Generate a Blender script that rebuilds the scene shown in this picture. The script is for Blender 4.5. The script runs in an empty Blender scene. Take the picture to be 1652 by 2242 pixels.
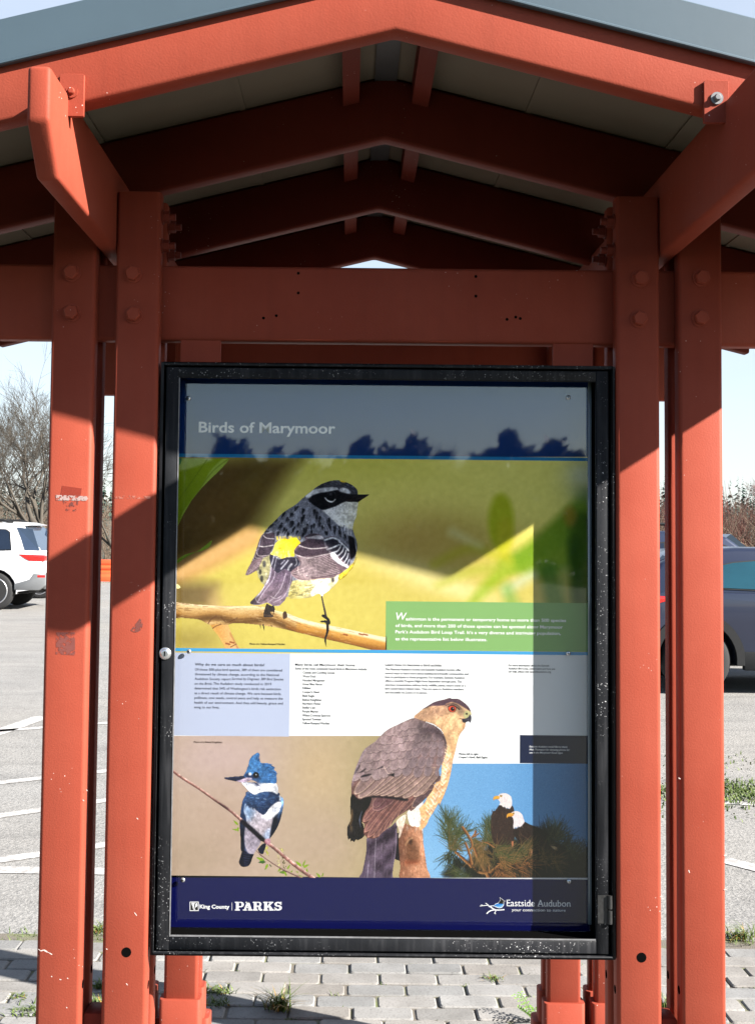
import bpy, bmesh, math, random
import numpy as np
from mathutils import Vector, Matrix
random.seed(7); RNG = np.random.default_rng(7)
SC = bpy.context.scene; COL = SC.collection
def rad(a): return math.radians(a)

# ------------------------------------------------------------------ camera
FPX, PX0, PY0 = 2629.0, 766.0, 1028.0            # lens in pixels of the 1652 x 2241 photograph
PIT, ROLL = rad(3.0), rad(0.58)
CAM = np.array((-.075, -2.63, 1.6))
_fw = np.array((0, math.cos(PIT), math.sin(PIT))); _rt = np.array((1., 0, 0)); _up = np.cross(_rt, _fw)
_ir = _rt*math.cos(ROLL) + _up*math.sin(ROLL); _iu = -_rt*math.sin(ROLL) + _up*math.cos(ROLL)
cd = bpy.data.cameras.new('camera'); cam = bpy.data.objects.new('camera', cd); COL.objects.link(cam)
cd.sensor_fit = 'VERTICAL'; cd.sensor_height = 36; cd.sensor_width = 36; cd.lens = FPX/2241*36
cd.shift_x = (826-PX0)/2241; cd.shift_y = (PY0-1120.5)/2241
cd.clip_start = .05; cd.clip_end = 3000
cam.matrix_world = Matrix(((_ir[0], _iu[0], -_fw[0], CAM[0]), (_ir[1], _iu[1], -_fw[1], CAM[1]), (_ir[2], _iu[2], -_fw[2], CAM[2]), (0, 0, 0, 1)))
SC.camera = cam
def P(x, y, Y=0.):                               # photo point -> world point on the vertical plane at depth Y
    d = _fw*FPX + _ir*(x-PX0) - _iu*(y-PY0)
    return CAM + d*((Y-CAM[1])/d[1])
def G(x, y, z=0.):                               # photo point -> world point on the ground
    d = _fw*FPX + _ir*(x-PX0) - _iu*(y-PY0)
    return CAM + d*((z-CAM[2])/d[2])

# ------------------------------------------------------------------ sun, sky, exposure
SUN = Vector((2.12, -1.0, 1.367)).normalized()
w = bpy.data.worlds.new('World'); SC.world = w; w.use_nodes = True
nt = w.node_tree; nt.nodes.clear()
sky = nt.nodes.new('ShaderNodeTexSky'); sky.sky_type = 'NISHITA'; sky.sun_disc = False
sky.sun_elevation = math.asin(SUN.z); sky.sun_rotation = math.atan2(SUN.x, SUN.y)
sky.air_density = 1.0; sky.dust_density = .6; sky.ozone_density = 1.0
bg = nt.nodes.new('ShaderNodeBackground'); bg.inputs['Strength'].default_value = SKY_STRENGTH = .05
wo = nt.nodes.new('ShaderNodeOutputWorld')
# thin high cloud: pale streaks mixed into the sky
tc = nt.nodes.new('ShaderNodeTexCoord'); mp = nt.nodes.new('ShaderNodeMapping'); mp.inputs['Scale'].default_value = (1.2, 1.2, 5)
nz = nt.nodes.new('ShaderNodeTexNoise'); nz.inputs['Scale'].default_value = 2.2; nz.inputs['Detail'].default_value = 6; nz.inputs['Roughness'].default_value = .55
cr = nt.nodes.new('ShaderNodeValToRGB'); cr.color_ramp.elements[0].position = .35; cr.color_ramp.elements[1].position = .75
cr.color_ramp.elements[0].color = (.46,)*3+(1,); cr.color_ramp.elements[1].color = (.72,)*3+(1,)
mx = nt.nodes.new('ShaderNodeMix'); mx.data_type = 'RGBA'; mx.inputs['B'].default_value = (4.5, 4.9, 5.5, 1)
lk = nt.links.new
lk(tc.outputs['Generated'], mp.inputs[0]); lk(mp.outputs[0], nz.inputs['Vector']); lk(nz.outputs['Fac'], cr.inputs[0]); 
sx = nt.nodes.new('ShaderNodeSeparateXYZ'); lk(tc.outputs['Generated'], sx.inputs[0])
mr = nt.nodes.new('ShaderNodeMapRange'); mr.interpolation_type = 'SMOOTHSTEP'; mr.inputs['From Min'].default_value = -.15; mr.inputs['From Max'].default_value = .55; lk(sx.outputs['Y'], mr.inputs['Value'])
ml = nt.nodes.new('ShaderNodeMath'); ml.operation = 'MULTIPLY'; lk(cr.outputs[0], ml.inputs[0]); lk(mr.outputs[0], ml.inputs[1]); lk(ml.outputs[0], mx.inputs['Factor'])
lk(sky.outputs[0], mx.inputs['A']); lk(mx.outputs['Result'], bg.inputs[0]); lk(bg.outputs[0], wo.inputs[0])
sl = bpy.data.lights.new('sun', 'SUN'); sl.energy = 5.0; sl.angle = rad(.5); sl.color = (1, .95, .88)
so = bpy.data.objects.new('sun', sl); COL.objects.link(so); so.rotation_euler = SUN.to_track_quat('Z', 'Y').to_euler(); so.location = (6, -4, 9)
SC.view_settings.view_transform = 'Standard'; SC.view_settings.look = 'None'; SC.view_settings.gamma = 1
SC.view_settings.exposure = 2.1
SC.cycles.caustics_reflective = False; SC.cycles.caustics_refractive = False
SC.cycles.max_bounces = 8; SC.cycles.transparent_max_bounces = 16; SC.cycles.sample_clamp_indirect = 6

# ------------------------------------------------------------------ helpers
def lin(c): 
    c = np.asarray(c, float)/255
    return np.where(c <= .04045, c/12.92, ((c+.055)/1.055)**2.4)
def paper(c):
    l = lin(c); return l*.52*(1+.28*np.max(l, axis=-1, keepdims=True)**4)
def thing(name, label, cat, loc=(0, 0, 0), rz=0., group=None, kind=None):
    o = bpy.data.objects.new(name, None); COL.objects.link(o); o.location = loc; o.rotation_euler = (0, 0, rz); o.empty_display_size = .1
    o['label'] = label; o['category'] = cat
    if group: o['group'] = group
    if kind: o['kind'] = kind
    return o
def mk(name, verts, faces, mat, parent=None, smooth=False, label=None):
    me = bpy.data.meshes.new(name); me.from_pydata([tuple(v) for v in verts], [], faces); me.update()
    return link(name, me, mat, parent, smooth, label)
def link(name, me, mat, parent=None, smooth=False, label=None):
    o = bpy.data.objects.new(name, me); COL.objects.link(o)
    if mat is not None and len(me.materials) == 0: me.materials.append(mat)
    if smooth: me.polygons.foreach_set('use_smooth', [True]*len(me.polygons))
    if parent is not None:
        o.parent = parent
    if label: o['label'] = label
    return o
class MB:
    """collects boxes, tubes, prisms ... into one mesh; world coordinates, shifted to the owner's base on build"""
    def __init__(s): s.v = []; s.f = []; s.sm = []
    def add(s, vs, fs, smooth=False):
        n = len(s.v); s.v += [tuple(map(float, v)) for v in vs]; s.f += [tuple(i+n for i in f) for f in fs]; s.sm += [smooth]*len(fs)
        return s
    def box(s, x0, x1, y0, y1, z0, z1, r=0., ax='z', n=3):
        """box with the four edges along ax rounded by r"""
        if r <= 0:
            vs = [(x, y, z) for z in (z0, z1) for y in (y0, y1) for x in (x0, x1)]
            return s.add(vs, [(0, 2, 3, 1), (4, 5, 7, 6), (0, 1, 5, 4), (2, 6, 7, 3), (0, 4, 6, 2), (1, 3, 7, 5)])
        if ax == 'z': a0, a1, b0, b1, c0, c1 = x0, x1, y0, y1, z0, z1; F = lambda a, b, c: (a, b, c)
        elif ax == 'x': a0, a1, b0, b1, c0, c1 = y0, y1, z0, z1, x0, x1; F = lambda a, b, c: (c, a, b)
        else: a0, a1, b0, b1, c0, c1 = z0, z1, x0, x1, y0, y1; F = lambda a, b, c: (b, c, a)
        pts = rrect(a0, a1, b0, b1, r, n); N = len(pts)
        e = min(r*.25, .002)
        ins = rrect(a0+e, a1-e, b0+e, b1-e, max(r-e, 1e-4), n)
        rows = [(ins, c0), (pts, c0+e), (pts, c1-e), (ins, c1)]
        vs = [F(a, b, c) for pp, c in rows for a, b in pp]
        fs = [tuple(range(N))[::-1], tuple(range(3*N, 4*N))]
        s.add(vs, fs)
        side = [(k*N+i, k*N+(i+1) % N, (k+1)*N+(i+1) % N, (k+1)*N+i) for k in range(3) for i in range(N)]
        n0 = len(s.v)-4*N
        s.f += [tuple(i+n0 for i in f) for f in side]; s.sm += [True]*len(side)
        return s
    def tube(s, pts, rads, n=6, cap=True):
        pts = [Vector(p) for p in pts]; m = len(pts); vs = []
        u = None
        for i, p in enumerate(pts):
            d = (pts[min(i+1, m-1)]-pts[max(i-1, 0)])
            d = d.normalized() if d.length > 1e-9 else Vector((0, 0, 1))
            if u is None:
                u = d.orthogonal().normalized()
            else:
                u = (u-d*u.dot(d)); u = u.normalized() if u.length > 1e-6 else d.orthogonal().normalized()
            vv = d.cross(u); r = rads[i] if hasattr(rads, '__len__') else rads
            for k in range(n):
                a = 2*math.pi*k/n; vs.append(p+(u*math.cos(a)+vv*math.sin(a))*r)
        fs = [(i*n+k, i*n+(k+1) % n, (i+1)*n+(k+1) % n, (i+1)*n+k) for i in range(m-1) for k in range(n)]
        s.add(vs, fs, True)
        if cap: s.add([vs[k] for k in range(n)], [tuple(range(n))[::-1]]); s.add([vs[(m-1)*n+k] for k in range(n)], [tuple(range(n))])
        return s
    def lathe(s, prof, c, ax=(0, -1, 0), n=24, smooth=True):
        """profile of (radius, height) turned round axis ax from point c"""
        a = Vector(ax).normalized(); u = a.orthogonal().normalized(); v = a.cross(u); c = Vector(c)
        vs = [c+a*h+(u*math.cos(2*math.pi*k/n)+v*math.sin(2*math.pi*k/n))*r for r, h in prof for k in range(n)]
        m = len(prof)
        s.add(vs, [(i*n+k, i*n+(k+1) % n, (i+1)*n+(k+1) % n, (i+1)*n+k) for i in range(m-1) for k in range(n)], smooth)
        s.add(vs[-n:], [tuple(range(n))]); s.add(vs[:n], [tuple(range(n))[::-1]])
        return s
    def prism(s, poly, lo, hi, plane='xz'):
        """polygon in a plane, given thickness from lo to hi across it"""
        F = {'xz': lambda a, b, c: (a, c, b), 'yz': lambda a, b, c: (c, a, b), 'xy': lambda a, b, c: (a, b, c)}[plane]
        n = len(poly); vs = [F(a, b, lo) for a, b in poly]+[F(a, b, hi) for a, b in poly]
        return s.add(vs, [tuple(range(n))[::-1], tuple(range(n, 2*n))]+[(i, (i+1) % n, n+(i+1) % n, n+i) for i in range(n)])
    def build(s, name, mat, parent=None, label=None, off=None, bevel=0., seg=2):
        if off is None:
            p = parent; off = Vector((0, 0, 0))
            while p is not None: off = off+Vector(p.location); p = p.parent
        vs = [(v[0]-off[0], v[1]-off[1], v[2]-off[2]) for v in s.v]
        me = bpy.data.meshes.new(name); me.from_pydata(vs, [], s.f); me.polygons.foreach_set('use_smooth', s.sm); me.update()
        if bevel > 0:
            bm = bmesh.new(); bm.from_mesh(me); bmesh.ops.remove_doubles(bm, verts=bm.verts, dist=1e-5)
            bmesh.ops.recalc_face_normals(bm, faces=bm.faces)
            ed = [e for e in bm.edges if len(e.link_faces) == 2 and e.calc_face_angle(0) > .45]
            bmesh.ops.bevel(bm, geom=ed, offset=bevel, segments=seg, profile=.5, affect='EDGES', clamp_overlap=True)
            bm.to_mesh(me); bm.free(); me.update()
            me.polygons.foreach_set('use_smooth', [True]*len(me.polygons))
            try: me.set_sharp_from_angle(angle=rad(38))
            except Exception: pass
        return link(name, me, mat, parent, False, label)
def rrect(a0, a1, b0, b1, r, n=3):
    out = []
    for (ca, cb, s0) in ((a1-r, b1-r, 0), (a0+r, b1-r, 90), (a0+r, b0+r, 180), (a1-r, b0+r, 270)):
        for k in range(n+1):
            a = rad(s0+90*k/n); out.append((ca+r*math.cos(a), cb+r*math.sin(a)))
    return out
def dup(root, loc, rz=None, label=None, group=None):
    r = root.copy(); COL.objects.link(r); r.location = loc
    if rz is not None: r.rotation_euler = (0, 0, rz)
    if label: r['label'] = label
    if group: r['group'] = group
    for ch in list(root.children):
        c = ch.copy(); COL.objects.link(c); c.parent = r
        for g in ch.children:
            d = g.copy(); COL.objects.link(d); d.parent = c
    return r

# ------------------------------------------------------------------ materials
class NT:
    def __init__(s, name):
        s.m = bpy.data.materials.new(name); s.m.use_nodes = True; s.t = s.m.node_tree
        s.b = s.t.nodes['Principled BSDF']; s.out = s.t.nodes['Material Output']
    def n(s, typ, **kw):
        o = s.t.nodes.new('ShaderNode'+typ)
        for k, v in kw.items():
            if k in o.inputs.keys(): o.inputs[k].default_value = v
            else: setattr(o, k, v)
        return o
    def l(s, a, b): s.t.links.new(a, b)
    def coord(s, scale=(1, 1, 1), rot=(0, 0, 0)):
        c = s.n('TexCoord'); m = s.n('Mapping'); m.inputs['Scale'].default_value = scale; m.inputs['Rotation'].default_value = rot
        s.l(c.outputs['Object'], m.inputs[0]); return m.outputs[0]
    def noise(s, vec, scale, detail=4, rough=.5):
        o = s.n('TexNoise'); o.inputs['Scale'].default_value = scale; o.inputs['Detail'].default_value = detail; o.inputs['Roughness'].default_value = rough
        if vec is not None: s.l(vec, o.inputs['Vector'])
        return o.outputs['Fac']
    def ramp(s, fac, stops):
        r = s.n('ValToRGB'); e = r.color_ramp.elements
        while len(e) < len(stops): e.new(.5)
        for i, (p, c) in enumerate(stops):
            e[i].position = p; e[i].color = (c, c, c, 1) if not hasattr(c, '__len__') else tuple(c)+(1,)
        s.l(fac, r.inputs[0]); return r.outputs[0]
    def mix(s, fac, a, b):
        m = s.n('Mix'); m.data_type = 'RGBA'
        for k, v in (('Factor', fac), ('A', a), ('B', b)):
            i = m.inputs[k] if k == 'Factor' else [q for q in m.inputs if q.name == k and q.type == 'RGBA'][0]
            if hasattr(v, 'is_linked'): s.l(v, i)
            else: i.default_value = (tuple(v)+(1,)) if hasattr(v, '__len__') else v
        return [o for o in m.outputs if o.type == 'RGBA'][0]
    def math(s, op, a, b=0.):
        m = s.n('Math'); m.operation = op
        for i, v in enumerate((a, b)):
            if hasattr(v, 'is_linked'): s.l(v, m.inputs[i])
            else: m.inputs[i].default_value = v
        return m.outputs[0]
    def bump(s, h, strength=.3, dist=.001):
        b = s.n('Bump'); b.inputs['Strength'].default_value = strength; b.inputs['Distance'].default_value = dist
        s.l(h, b.inputs['Height']); s.l(b.outputs[0], s.b.inputs['Normal'])
    def base(s, c):
        i = s.b.inputs['Base Color']
        if hasattr(c, 'is_linked'): s.l(c, i)
        else: i.default_value = tuple(c)+(1,)
    def set(s, **kw):
        for k, v in kw.items(): s.b.inputs[k.replace('_', ' ')].default_value = v
        return s
def plain(name, c, rough=.5, metal=0., var=.12, scale=40., bump=0., coat=0., spec=.5):
    t = NT(name); v = t.coord(); f = t.noise(v, scale, 3)
    c = np.array(c)
    t.base(t.mix(f, c*(1-var), np.minimum(c*(1+var), 1.)))
    t.set(Roughness=rough, Metallic=metal, Coat_Weight=coat, Specular_IOR_Level=spec)
    if bump: t.bump(t.noise(v, scale*3, 3), bump, .002)
    return t.m
RED = (.250, .049, .0285)
def red_paint(name, col=RED, chips=.70, dull=0.):
    t = NT(name); v = t.coord(); c = np.array(col)
    a = t.mix(t.ramp(t.noise(v, 4.5, 6, .62), [(.3, 0), (.7, 1)]), c*np.array((.91, .86, .85)), np.minimum(c*np.array((1.05, 1.12, 1.15)), 1))
    # faint vertical weathering streaks
    vs = t.coord((30, 30, 1.5)); a = t.mix(t.math('MULTIPLY', t.ramp(t.noise(vs, 1.4, 3), [(.45, 0), (.75, 1)]), .22), a, c*np.array((.72, .8, .85)))
    # small pale chips and bird-lime specks
    vo = t.n('TexVoronoi'); vo.inputs['Scale'].default_value = 75; t.l(v, vo.inputs['Vector'])
    big = t.ramp(t.noise(v, 7, 2), [(chips-.12, 0), (chips, 1)])
    sp = t.math('MULTIPLY', t.ramp(vo.outputs['Distance'], [(.05, 1), (.11, 0)]), big)
    a = t.mix(sp, a, (.74, .62, .56)); t.base(a)
    t.set(Roughness=.55+dull, Specular_IOR_Level=.09)
    t.bump(t.noise(v, 260, 3), .4, .0008)
    return t.m
M = {}
M['red'] = red_paint('red_paint'); M['red_worn'] = red_paint('worn_red_paint', (.245, .048, .0285), .60)
M['red_shade'] = red_paint('shaded_red_paint', (.13, .024, .015), .70)  # darkened copy of the red paint for parts that sit in shade
M['fascia'] = plain('blue_grey_metal', (.046, .072, .092), .5, 0, .06, 14, .08)
M['deck'] = plain('beige_panel', (.125, .104, .072), .75, 0, .14, 4)
M['ridge'] = plain('dark_ridge_metal', (.05, .05, .05), .5)
M['galv'] = plain('zinc_steel', (.62, .63, .64), .28, .9, .15, 300)
def black_frame():
    t = NT('scuffed_black_paint'); v = t.coord()
    g = t.mix(t.noise(v, 16, 5), (.005, .0055, .0065), (.022, .023, .026))
    vb = t.coord((60, 60, 4)); g = t.mix(t.math('MULTIPLY', t.ramp(t.noise(vb, 1.5, 4), [(.5, 0), (.8, 1)]), .5), g, (.06, .06, .064))
    vo = t.n('TexVoronoi'); vo.inputs['Scale'].default_value = 210; t.l(v, vo.inputs['Vector'])
    zone = t.ramp(t.noise(v, 5, 3), [(.46, 0), (.60, 1)])
    sp = t.math('MULTIPLY', t.ramp(vo.outputs['Distance'], [(.16, 1), (.30, 0)]), t.math('MULTIPLY', zone, t.ramp(t.noise(v, 110, 2), [(.48, 0), (.6, 1)])))
    g = t.mix(sp, g, (.42, .42, .42)); t.base(g); t.set(Roughness=.5, Specular_IOR_Level=.08)
    t.bump(t.noise(v, 200, 3), .3, .0008); return t.m
M['black'] = black_frame()
M['black_plain'] = plain('black_steel', (.006, .006, .007), .5, 0, .3, 30)
M['edge'] = plain('pale_grey_metal', (.16, .16, .165), .45, .2, .6, 60)
M['hole'] = plain('dark_bore', (.003, .003, .003), .95, spec=0.)
def pane_mat():
    t = NT('clear_acrylic'); v = t.coord((1, 1, 1))
    t.t.nodes.remove(t.b)
    geo = t.n('NewGeometry'); d = t.n('VectorMath'); d.operation = 'DOT_PRODUCT'
    t.l(geo.outputs['Incoming'], d.inputs[0]); t.l(geo.outputs['Normal'], d.inputs[1])
    om = t.math('SUBTRACT', 1., t.math('ABSOLUTE', d.outputs['Value']))
    fr = t.math('ADD', t.math('MULTIPLY', t.math('POWER', om, 5.), .55), .07)
    tr = t.n('BsdfTransparent'); gl = t.n('BsdfGlossy'); gl.inputs['Roughness'].default_value = .022
    bp = t.n('Bump'); bp.inputs['Strength'].default_value = .16; bp.inputs['Distance'].default_value = .0025
    t.l(t.noise(v, 5.5, 1), bp.inputs['Height']); t.l(bp.outputs[0], gl.inputs['Normal'])
    # fine scratches, dust: a little scatter
    m = t.n('MixShader'); t.l(fr, m.inputs[0]); t.l(tr.outputs[0], m.inputs[1]); t.l(gl.outputs[0], m.inputs[2])
    v2 = t.coord((900, 900, 14), (0, rad(17), 0)); scr = t.math('MULTIPLY', t.ramp(t.noise(v2, 1., 3, .6), [(.70, 0), (.82, 1)]), t.ramp(t.noise(v, 6, 3), [(.52, 0), (.75, .03)]))
    df = t.n('BsdfDiffuse'); df.inputs['Color'].default_value = (.7, .7, .7, 1)
    m2 = t.n('MixShader'); t.l(scr, m2.inputs[0]); t.l(m.outputs[0], m2.inputs[1]); t.l(df.outputs[0], m2.inputs[2])
    t.l(m2.outputs[0], t.out.inputs[0]); return t.m
M['pane'] = pane_mat()
def print_mat():
    t = NT('printed_sheet'); a = t.n('Attribute'); a.attribute_name = 'ink'
    t.base(a.outputs['Color']); t.set(Roughness=.5, Specular_IOR_Level=.04); return t.m
M['ink'] = print_mat()
_solid = {}
def ink(c):
    k = tuple(c)
    if k not in _solid:
        t = NT('ink_%d_%d_%d' % k); v = t.coord(); l = paper(k)
        t.base(t.mix(t.noise(v, 12, 2), l*.97, np.minimum(l*1.03, 1.))); t.set(Roughness=.5, Specular_IOR_Level=.04); _solid[k] = t.m
    return _solid[k]

# ------------------------------------------------------------------ ground, paving, lot
def ground_mat():
    t = NT('pale_gravel_asphalt'); v = t.coord()
    f1 = t.noise(v, .16, 5, .6); f2 = t.noise(v, 1.3, 6, .65); f3 = t.noise(v, 55, 3, .7); f4 = t.noise(v, 9, 4, .7)
    a = t.mix(t.ramp(f2, [(.35, 0), (.68, 1)]), (.175, .17, .162), (.235, .23, .22))
    a = t.mix(t.ramp(f1, [(.42, 0), (.62, .6)]), a, (.24, .22, .19))
    vs = t.coord((.35, 2.2, 1)); fs_ = t.noise(vs, 1.6, 6, .68); a = t.mix(t.math('MULTIPLY', t.ramp(fs_, [(.50, 0), (.66, 1)]), .55), a, (.12, .116, .11))
    a = t.mix(t.ramp(f3, [(.30, 0), (.72, 1)]), t.mix(.45, a, (.05, .05, .05)), t.mix(.25, a, (.36, .35, .34)))
    a = t.mix(t.ramp(f4, [(.60, 0), (.72, .55)]), a, (.10, .095, .09)); t.base(a)
    t.set(Roughness=.92, Specular_IOR_Level=.2); t.bump(f3, .8, .01); return t.m
M['lot'] = ground_mat()
ZG = -.012
def field(name, x0, x1, y0, y1, z, mat, nx=1, ny=1):
    vs = [(x0+(x1-x0)*i/nx, y0+(y1-y0)*j/ny, z) for j in range(ny+1) for i in range(nx+1)]
    fs = [(j*(nx+1)+i, j*(nx+1)+i+1, (j+1)*(nx+1)+i+1, (j+1)*(nx+1)+i) for j in range(ny) for i in range(nx)]
    o = mk(name, vs, fs, mat); o['kind'] = 'structure'; return o
g_ = field('ground', -900, 900, -300, 1500, ZG-.03, plain('dry_meadow_soil', (.022, .024, .012), .95, 0, .35, .4))
field('parking_lot', -60, 60, 2.1, 52, ZG, M['lot'])
# brick paving round the kiosk, one slab per brick in one sheet
def paving():
    W, Lb, jt = .104, .209, .0038; x0, x1, y0, y1 = -3.2, 3.6, -1.91, 2.22
    vs, fs, cs = [], [], []
    rows = int((y1-y0)/W); r_ = random.Random(3)
    for j in range(rows):
        ya = y0+j*W; off = (j % 2)*.5*Lb+r_.uniform(-.012, .012); wob = r_.uniform(-.003, .003)
        for i in range(int((x1-x0)/Lb)+1):
            xa = x0+i*Lb+off; a = xa+jt+r_.uniform(-.002, .003); b = xa+Lb-jt*.6+r_.uniform(-.003, .002); c = ya+jt*.7+r_.uniform(-.002, .002)+wob; d = ya+W-jt*.6+r_.uniform(-.002, .002)+wob
            z = r_.uniform(-.003, .003); tx, ty = r_.uniform(-.02, .02), r_.uniform(-.02, .02); n = len(vs)
            ring0 = rrect(a, b, c, d, .014, 3); ring1 = rrect(a+.005, b-.005, c+.005, d-.005, .012, 3); N = len(ring0)
            hz = lambda x, y: z+(x-a)*tx*.3+(y-c)*ty*.5
            vs += [(x, y, -.04) for x, y in ring0]+[(x, y, hz(x, y)-.0045) for x, y in ring0]+[(x, y, hz(x, y)) for x, y in ring1]
            fs += [(n+k*N+q, n+k*N+(q+1) % N, n+(k+1)*N+(q+1) % N, n+(k+1)*N+q) for k in range(2) for q in range(N)]+[tuple(range(n+2*N, n+3*N))]
            g = r_.uniform(.82, 1.1); ww = r_.uniform(-.03, .03)
            cs += [(g+ww, g, g-ww)]*(3*N)
    me = bpy.data.meshes.new('paving'); me.from_pydata(vs, [], fs); me.update()
    at = me.color_attributes.new('tone', 'FLOAT_COLOR', 'POINT'); at.data.foreach_set('color', np.array([(r*.5, g*.5, b*.5, 1) for r, g, b in cs]).ravel())
    t = NT('tumbled_grey_brick'); v = t.coord(); aa = t.n('Attribute'); aa.attribute_name = 'tone'
    f = t.noise(v, 120, 4, .7); f2 = t.noise(v, 9, 4)
    c = t.mix(t.ramp(f2, [(.3, 0), (.75, 1)]), (.165, .159, .151), (.222, .215, .206))
    c = t.mix(t.ramp(f, [(.32, 0), (.5, 1)]), t.mix(.5, c, (.08, .075, .07)), c)
    mm = t.n('Mix'); mm.data_type = 'RGBA'; mm.blend_type = 'MULTIPLY'; mm.inputs['Factor'].default_value = 1
    ins = [q for q in mm.inputs if q.type == 'RGBA']; t.l(c, ins[0]); t.l(aa.outputs['Color'], ins[1])
    sc = t.n('VectorMath'); sc.operation = 'SCALE'; sc.inputs['Scale'].default_value = 2.; t.l([q for q in mm.outputs if q.type == 'RGBA'][0], sc.inputs[0])
    t.l(sc.outputs[0], t.b.inputs['Base Color']); t.set(Roughness=.9, Specular_IOR_Level=.2); t.bump(f, .5, .003)
    o = link('paving', me, t.m); o['kind'] = 'structure'
paving()
t = NT('mossy_joint_sand'); v = t.coord(); f = t.noise(v, 5, 5, .6)
t.base(t.mix(t.ramp(f, [(.5, 0), (.64, 1)]), (.105, .092, .074), (.10, .115, .045))); t.set(Roughness=.98); t.bump(t.noise(v, 160, 3), .6, .006)
field('joint_bed', -3.3, 3.8, -1.95, 2.24, -.0062, t.m)
# worn white paint on the lot, each stripe a sheet of its own on the asphalt
t = NT('worn_white_road_paint'); v = t.coord(); f = t.noise(v, 22, 5, .7)
t.base(t.mix(t.ramp(f, [(.42, 0), (.60, 1)]), (.22, .21, .20), (.42, .41, .40))); t.set(Roughness=.85)
M['roadpaint'] = t.m
def stripe(a, b, wd):
    A, B = G(*a), G(*b); d = (B-A)[:2]; d = d/np.linalg.norm(d); n = np.array((-d[1], d[0]))*wd/2
    q = [(*(A[:2]-n), ZG+.004), (*(B[:2]-n), ZG+.004), (*(B[:2]+n), ZG+.004), (*(A[:2]+n), ZG+.004)]
    o = mk('road_marking', q, [(0, 1, 2, 3)], M['roadpaint']); o['kind'] = 'structure'
for a, b, wd in (((-260, 1738), (245, 1683), .10), ((-260, 1820), (245, 1746), .10), ((-260, 1915), (245, 1843), .10), ((-260, 1895), (245, 1903), .11),
                 ((-160, 1655), (95, 1566), .16), ((-200, 1611), (260, 1578), .10), ((1585, 1878), (2100, 2010), .11), ((1585, 1752), (2300, 1800), .10)):
    stripe(a, b, wd)

# ------------------------------------------------------------------ grass
def leaf_mat(name, a, b):
    t = NT(name); g = t.n('NewGeometry'); t.base(t.mix(g.outputs['Random Per Island'], a, b))
    t.set(Roughness=.6, Specular_IOR_Level=.3); return t.m
M['grass'] = leaf_mat('green_grass', (.035, .062, .012), (.105, .14, .03))
M['straw'] = leaf_mat('straw_grass', (.16, .10, .025), (.28, .17, .04))
def blades(mb, pts, hmin, hmax, spread, wid=.004):
    for (x, y, z) in pts:
        a = random.uniform(0, 6.283); h = random.uniform(hmin, hmax); s = random.uniform(.2, 1)*spread*h
        dx, dy = math.cos(a), math.sin(a); px, py = -dy*wid, dx*wid; q = []
        for t_ in (0, .45, .8, 1):
            bx, by, bz = x+dx*s*t_*t_, y+dy*s*t_*t_, z+h*t_*(1-.22*t_*spread); k = 1-t_**1.6*.95
            q += [(bx-px*k, by-py*k, bz), (bx+px*k, by+py*k, bz)]
        mb.add(q, [(0, 1, 3, 2), (2, 3, 5, 4), (4, 5, 7, 6)])
def tuft(name, label, cat, px, r, n, h, straw=.0, spread=1.1, group=None, z=0., w_=.0028):
    c = G(*px); th = thing(name, label, cat, (c[0], c[1], z), 0, group)
    def scat(k): return [(c[0]+random.gauss(0, r), c[1]+random.gauss(0, r*.7), z-.004) for _ in range(k)]
    m = MB(); blades(m, scat(int(n*(1-straw))), h*.35, h, spread, w_); m.build('green_blades', M['grass'], th)
    if straw > 0: m = MB(); blades(m, scat(int(n*straw)), h*.3, h*.85, spread*1.3, w_); m.build('straw_blades', M['straw'], th)
    return th
tuft('grass_tuft', 'spiky green and straw grass tuft in the paving below the sign', 'grass tuft', (610, 2207), .016, 150, .10, .38, 1.5)
tuft('grass_tuft', 'flat pale tuft of grass in the joints below the right half of the sign', 'grass tuft', (1075, 2143), .018, 50, .030, .25, 2.0, z=.002, w_=.002)
tuft('grass_tuft', 'dark grass growing along a joint right of the left rear column', 'grass tuft', (478, 2172), .028, 90, .04, .1, 1.8)
tuft('grass_tuft', 'low grass beside the left rear column base in the shade', 'grass tuft', (470, 2195), .028, 80, .04, .1, 1.7)
tuft('grass_tuft', 'grass in the paving seen between the two left front posts, lower clump', 'grass tuft', (212, 2200), .02, 70, .05, .1, 1.4)
tuft('grass_tuft', 'grass in the paving seen between the two left front posts, upper clump', 'grass tuft', (215, 2160), .016, 60, .045, .1, 1.4)
tuft('grass_tuft', 'upright bright grass between the two right front posts', 'grass tuft', (1455, 2215), .014, 60, .10, .1, .7)
tuft('grass_tuft', 'grass clump at the paving edge between the left front posts', 'grass tuft', (216, 2038), .022, 70, .06, .15, 1.3)
tuft('grass_tuft', 'grass clump at the paving edge right of the right front post', 'grass tuft', (1618, 2052), .035, 120, .075, .2, 1.5)
tuft('grass_tuft', 'dark low grass by the foot of the left front post', 'grass tuft', (62, 2212), .03, 110, .03, .0, 2.)
tuft('grass_tuft', 'short dark grass in the shaded joints at the left edge', 'grass tuft', (45, 2183), .02, 50, .025, .1, 2.)
# ragged grass along the back edge of the paving
m = MB(); pts = []
for _ in range(1300):
    x = random.uniform(-3.3, 3.8); k = .5+.5*math.sin(x*5.1)+.4*math.sin(x*13+1)
    if random.random() < max(.1, k): pts.append((x, 2.235+random.gauss(0, .035), -.01))
blades(m, pts, .012, .045, 1.7, .0026); o = m.build('verge_grass', M['grass']); o['kind'] = 'stuff'; o['label'] = 'ragged strip of grass along the back edge of the paving'; o['category'] = 'grass'
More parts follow.
